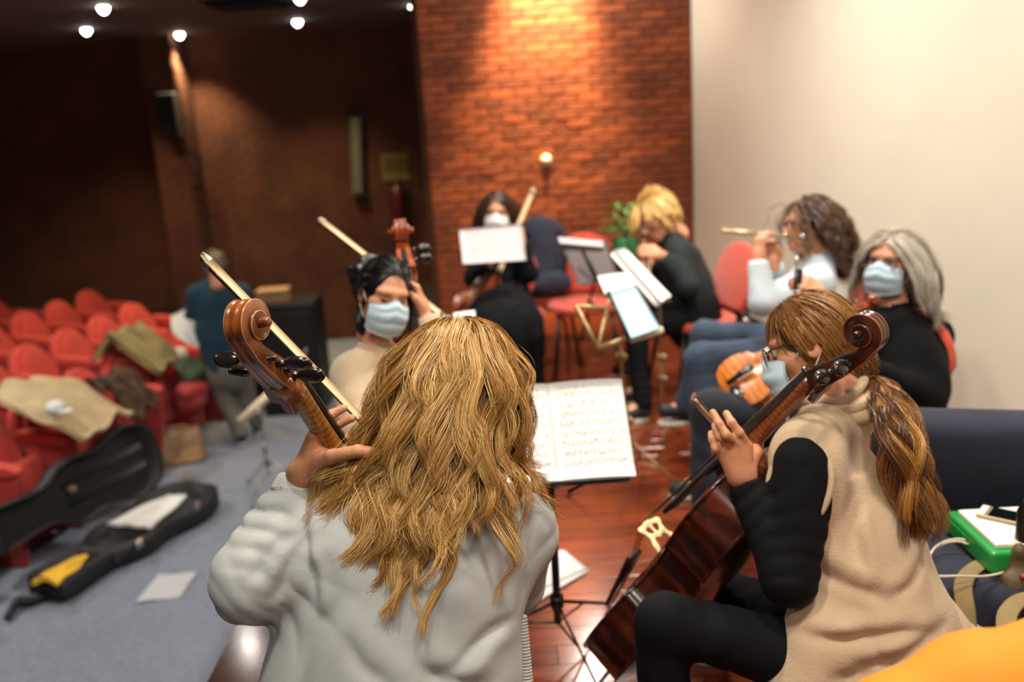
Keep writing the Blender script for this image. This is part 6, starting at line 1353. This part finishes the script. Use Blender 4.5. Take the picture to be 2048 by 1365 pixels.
# green plant beside the clarinet player
g = A(1252, 492, 5.75); fz = g[2]; t = thing('potted_plant', 'small bushy green plant in a round green pot by the clarinet player', 'plant', (g[0], g[1], 0))
gz = np.array([g[0], g[1], 0])
MB().lathe([(.10, .0), (.12, .02), (.03, .04), (.022, .3), (.022, fz - .16), (.12, fz - .13), (.13, fz - .12)], 20, c=gz).build('pedestal', 'black_metal', t)
MB().lathe([(.06, fz - .12), (.085, fz - .08), (.095, fz - .02), (.08, fz + .03), (.07, fz + .05)], 20, c=gz).build('pot', 'pot_green', t)
for i in range(46):
    a, r = random.uniform(0, 6.28), random.uniform(.02, .11); e = np.array([math.cos(a) * r, math.sin(a) * r, fz + random.uniform(.05, .24)]); d = nrm([math.cos(a), math.sin(a), random.uniform(-.2, .8)]); w_ = nrm(np.cross(d, [0, 0, 1]))
    q = np.array([[0, 0], [.022, .014], [.05, .016], [.08, 0], [.05, -.016], [.022, -.014]]); MB().slab(q, gz + e, d, w_, np.cross(d, w_) * .0015).build('leaf', 'leaf_green', t, False)
for i in range(5):
    a = i * 1.3; MB().tube([gz + [0, 0, fz + .03], gz + [.05 * math.cos(a), .05 * math.sin(a), fz + .18]], .004, 6).build('stem', 'leaf_green', t)
MB().tube([gz + [0, 0, fz + .05], A(1226, 424, 5.75)], [.004, .002], 6).build('twig', 'olive_strap', t)

# ------------------------------------------------------------------ right corner: instrument bag, green box, phone, cable, orange jacket
zt = .52
c0 = on_z(1842, 1196, zt); c1 = on_z(2130, 1236, zt)
fr = A(2010, 1130, 2.42); fr[2] = zt
u_ = nrm(np.array([.96, -.28, 0])); v_ = np.array([-u_[1], u_[0], 0])
t = thing('instrument_bag', 'dark navy soft instrument bag with olive straps lying on chairs at the right', 'bag', (fr[0] + .15, fr[1], 0))
def rbox(c, d, bev): return MB().box(c, d, R=np.stack([u_, v_, [0, 0, 1]], 1), bev=bev)
bo = bevel(MB().box(fr + u_ * .12 + v_ * -.02 - np.array([0, 0, .25]), (.82, .50, .50), R=np.stack([u_, v_, [0, 0, 1]], 1)).build('bag_body', 'navy_bag', t), .06, 4)
bevel(MB().box(fr + u_ * .16 + v_ * .27 + np.array([0, 0, .08]), (.95, .14, .40), R=np.stack([u_, v_ * .96 + np.array([0, 0, .28]), [-.28 * v_[0], -.28 * v_[1], .96]], 1)).build('bag_back', 'navy_bag', t), .055, 4)
def strapf(pts, name='strap'): MB().tube(bez(pts, 24), .021, 10, flat=.14, up=np.array(u_)).build(name, 'olive_strap', t)
zz = zt + .006
for q in (((2030, 1116), (1985, 1120), (1945, 1140), (1926, 1172)), ((2090, 1190), (2050, 1196), (2026, 1212), (2012, 1244))):
    w_ = [on_z(x, y, zz) for x, y in q]; strapf(w_ + [w_[-1] - v_ * .06 - np.array([0, 0, .05]), w_[-1] - v_ * .10 - np.array([0, 0, .16]), w_[-1] - v_ * .10 - np.array([0, 0, .34])])
g0 = on_z(1892, 1032, zt + .06)
gb = thing('green_box', 'green plastic box with a white lid on the navy bag', 'box', fr)
gc = (on_z(1892, 1014, zt + .075) + on_z(1985, 1100, zt + .075)) / 2; ge = nrm(on_z(1985, 1100, zt + .075) - on_z(1892, 1014, zt + .075)); gw = np.linalg.norm(on_z(1985, 1100, zt + .075) - on_z(1892, 1014, zt + .075))
gn = np.array([-ge[1], ge[0], 0]); gn = gn if gn[0] > 0 else -gn; GR = np.stack([ge, gn, [0, 0, 1]], 1); gc = gc + gn * .21; gc[2] = zt + .034
bevel(MB().box(gc, (gw, .42, .060), R=GR).build('tray', 'green_plastic', gb, False), .010, 3)
bevel(MB().box(gc + [0, 0, .035], (gw - .045, .38, .014), R=GR).build('lid', 'white_plastic', gb, False), .004, 2)
for i in range(4): MB().box(gc - gn * .211 + ge * (-.06 + .02 * 0) + [0, 0, -.015 + .009 * i], (gw * .5, .004, .003), R=GR).build('rib', 'green_plastic', gb, False)
ph = on_z(2016, 1034, zt + .082); pu = nrm(on_z(2060, 1030, zt + .085) - on_z(1965, 1010, zt + .085)); pv = np.array([-pu[1], pu[0], 0]); t2 = thing('phone', 'gold smartphone lying on the white lid of the green box', 'phone', ph)
PR = np.stack([pu, pv, [0, 0, 1]], 1); bevel(MB().box(ph, (.138, .067, .009), R=PR).build('case', 'phone_gold', t2, False), .004, 3); MB().box(ph + pu * .008 + [0, 0, .0048], (.098, .060, .001), R=PR).build('screen', 'phone_glass', t2, False)
for s_ in (-1, 1): MB().box(ph + pu * (.058 * s_) + [0, 0, .0048], (.016, .060, .001), R=PR).build('bezel', 'white_plastic', t2, False)
cz = zt + .012
for k, dz in enumerate((0, .005)):
    pass
pts = [on_z(x, y, cz) for x, y in ((2052, 1122), (1975, 1112), (1915, 1098), (1870, 1104), (1852, 1132), (1866, 1160), (1915, 1168), (1980, 1158), (2050, 1132))]; pts = [q + np.array([0, 0, .02 * math.sin(i * .8) ** 2]) for i, q in enumerate(pts)]
t = thing('white_cable', 'looped white cable lying on the navy bag in front of the green box', 'cable', pts[4]); MB().tube(bez(pts, 60), .0032, 8).build('cord', 'cable_white', t); MB().tube(bez([q + np.array([.006, .003, .005]) for q in pts[:6]], 40), .0028, 8).build('cord', 'cable_white', t)
MB().box(pts[-1] + [.01, 0, 0], (.03, .014, .010), bev=.003).build('plug', 'white_plastic', t)
tr_ = A(2042, 1160, 2.22); t = thing('beaded_trinket', 'small brown beaded trinket at the right edge on the navy bag', 'trinket', tr_)
F = Field(); F.ell(tr_, (.04, .03, .035), k=.02).ell(tr_ + CU * .05, (.026, .026, .04), k=.01).ell(tr_ - CR * .03 - CU * .02, (.025, .02, .016), k=.02); V, Q = F.mesh(.005, wob(.005, 70)); put('figure', V, Q, 'trinket_brown', t)
for i in range(4): MB().ell(tr_ + CR * (-.012 + .012 * i) - CF * .03 + CU * .014, (.008, .008, .008)).build('bead', 'bead_red', t)
bt = tr_ + CU * .115; t2 = thing('black_bottle', 'black cylinder standing behind the trinket at the right edge', 'bottle', bt - CU * .03)
MB().lathe([(.026, -.10), (.03, -.09), (.03, .05), (.022, .07), (.016, .085)], 18, c=bt + CR * .02).build('body', 'black_metal', t2); MB().lathe([(.031, -.05), (.031, -.02)], 18, c=bt + CR * .02).build('band', 'bow_tip', t2)
# orange jacket over a chair back very near the viewer
oc = A(2000, 1420, 1.12); t = thing('orange_jacket', 'orange padded jacket over a chair back in the near right corner', 'jacket', (oc[0], oc[1], 0))
F = Field(); o1, o2, o3 = A(1800, 1470, 1.12), A(1960, 1412, 1.12), A(2140, 1368, 1.14)
F.cone(o1, o2, .062, .072, .04).cone(o2, o3, .072, .078, .04)
for q in (o1, o2, o3): F.cone(q, q - np.array([0, 0, .30]), .066, .07, .05)
V, Q = F.mesh(.010, wob(.003, 18)); jb = put('jacket_body', V, Q, 'orange_fabric', t)
zp = [A(x, y, 1.19) for x, y in ((1940, 1330), (1985, 1296), (2020, 1276), (2060, 1262))]; mb = MB().tube(bez(zp, 20), .012, 8, flat=.5); mb.build('zip_tape', 'zip_grey', jb)
pz = bez(zp, 34); mb = MB()
for i in range(0, 34): mb.box(pz[i] - CF * .006 + CU * .008, (.0022, .005, .009), R=np.stack([CR, CF, CU], 1))
mb.build('zip_teeth', 'zip_grey', jb)
place_chair((oc[0] + .10, oc[1] + .26), np.array([.05, 1, 0]), 'red chair carrying the orange jacket in the near right corner')
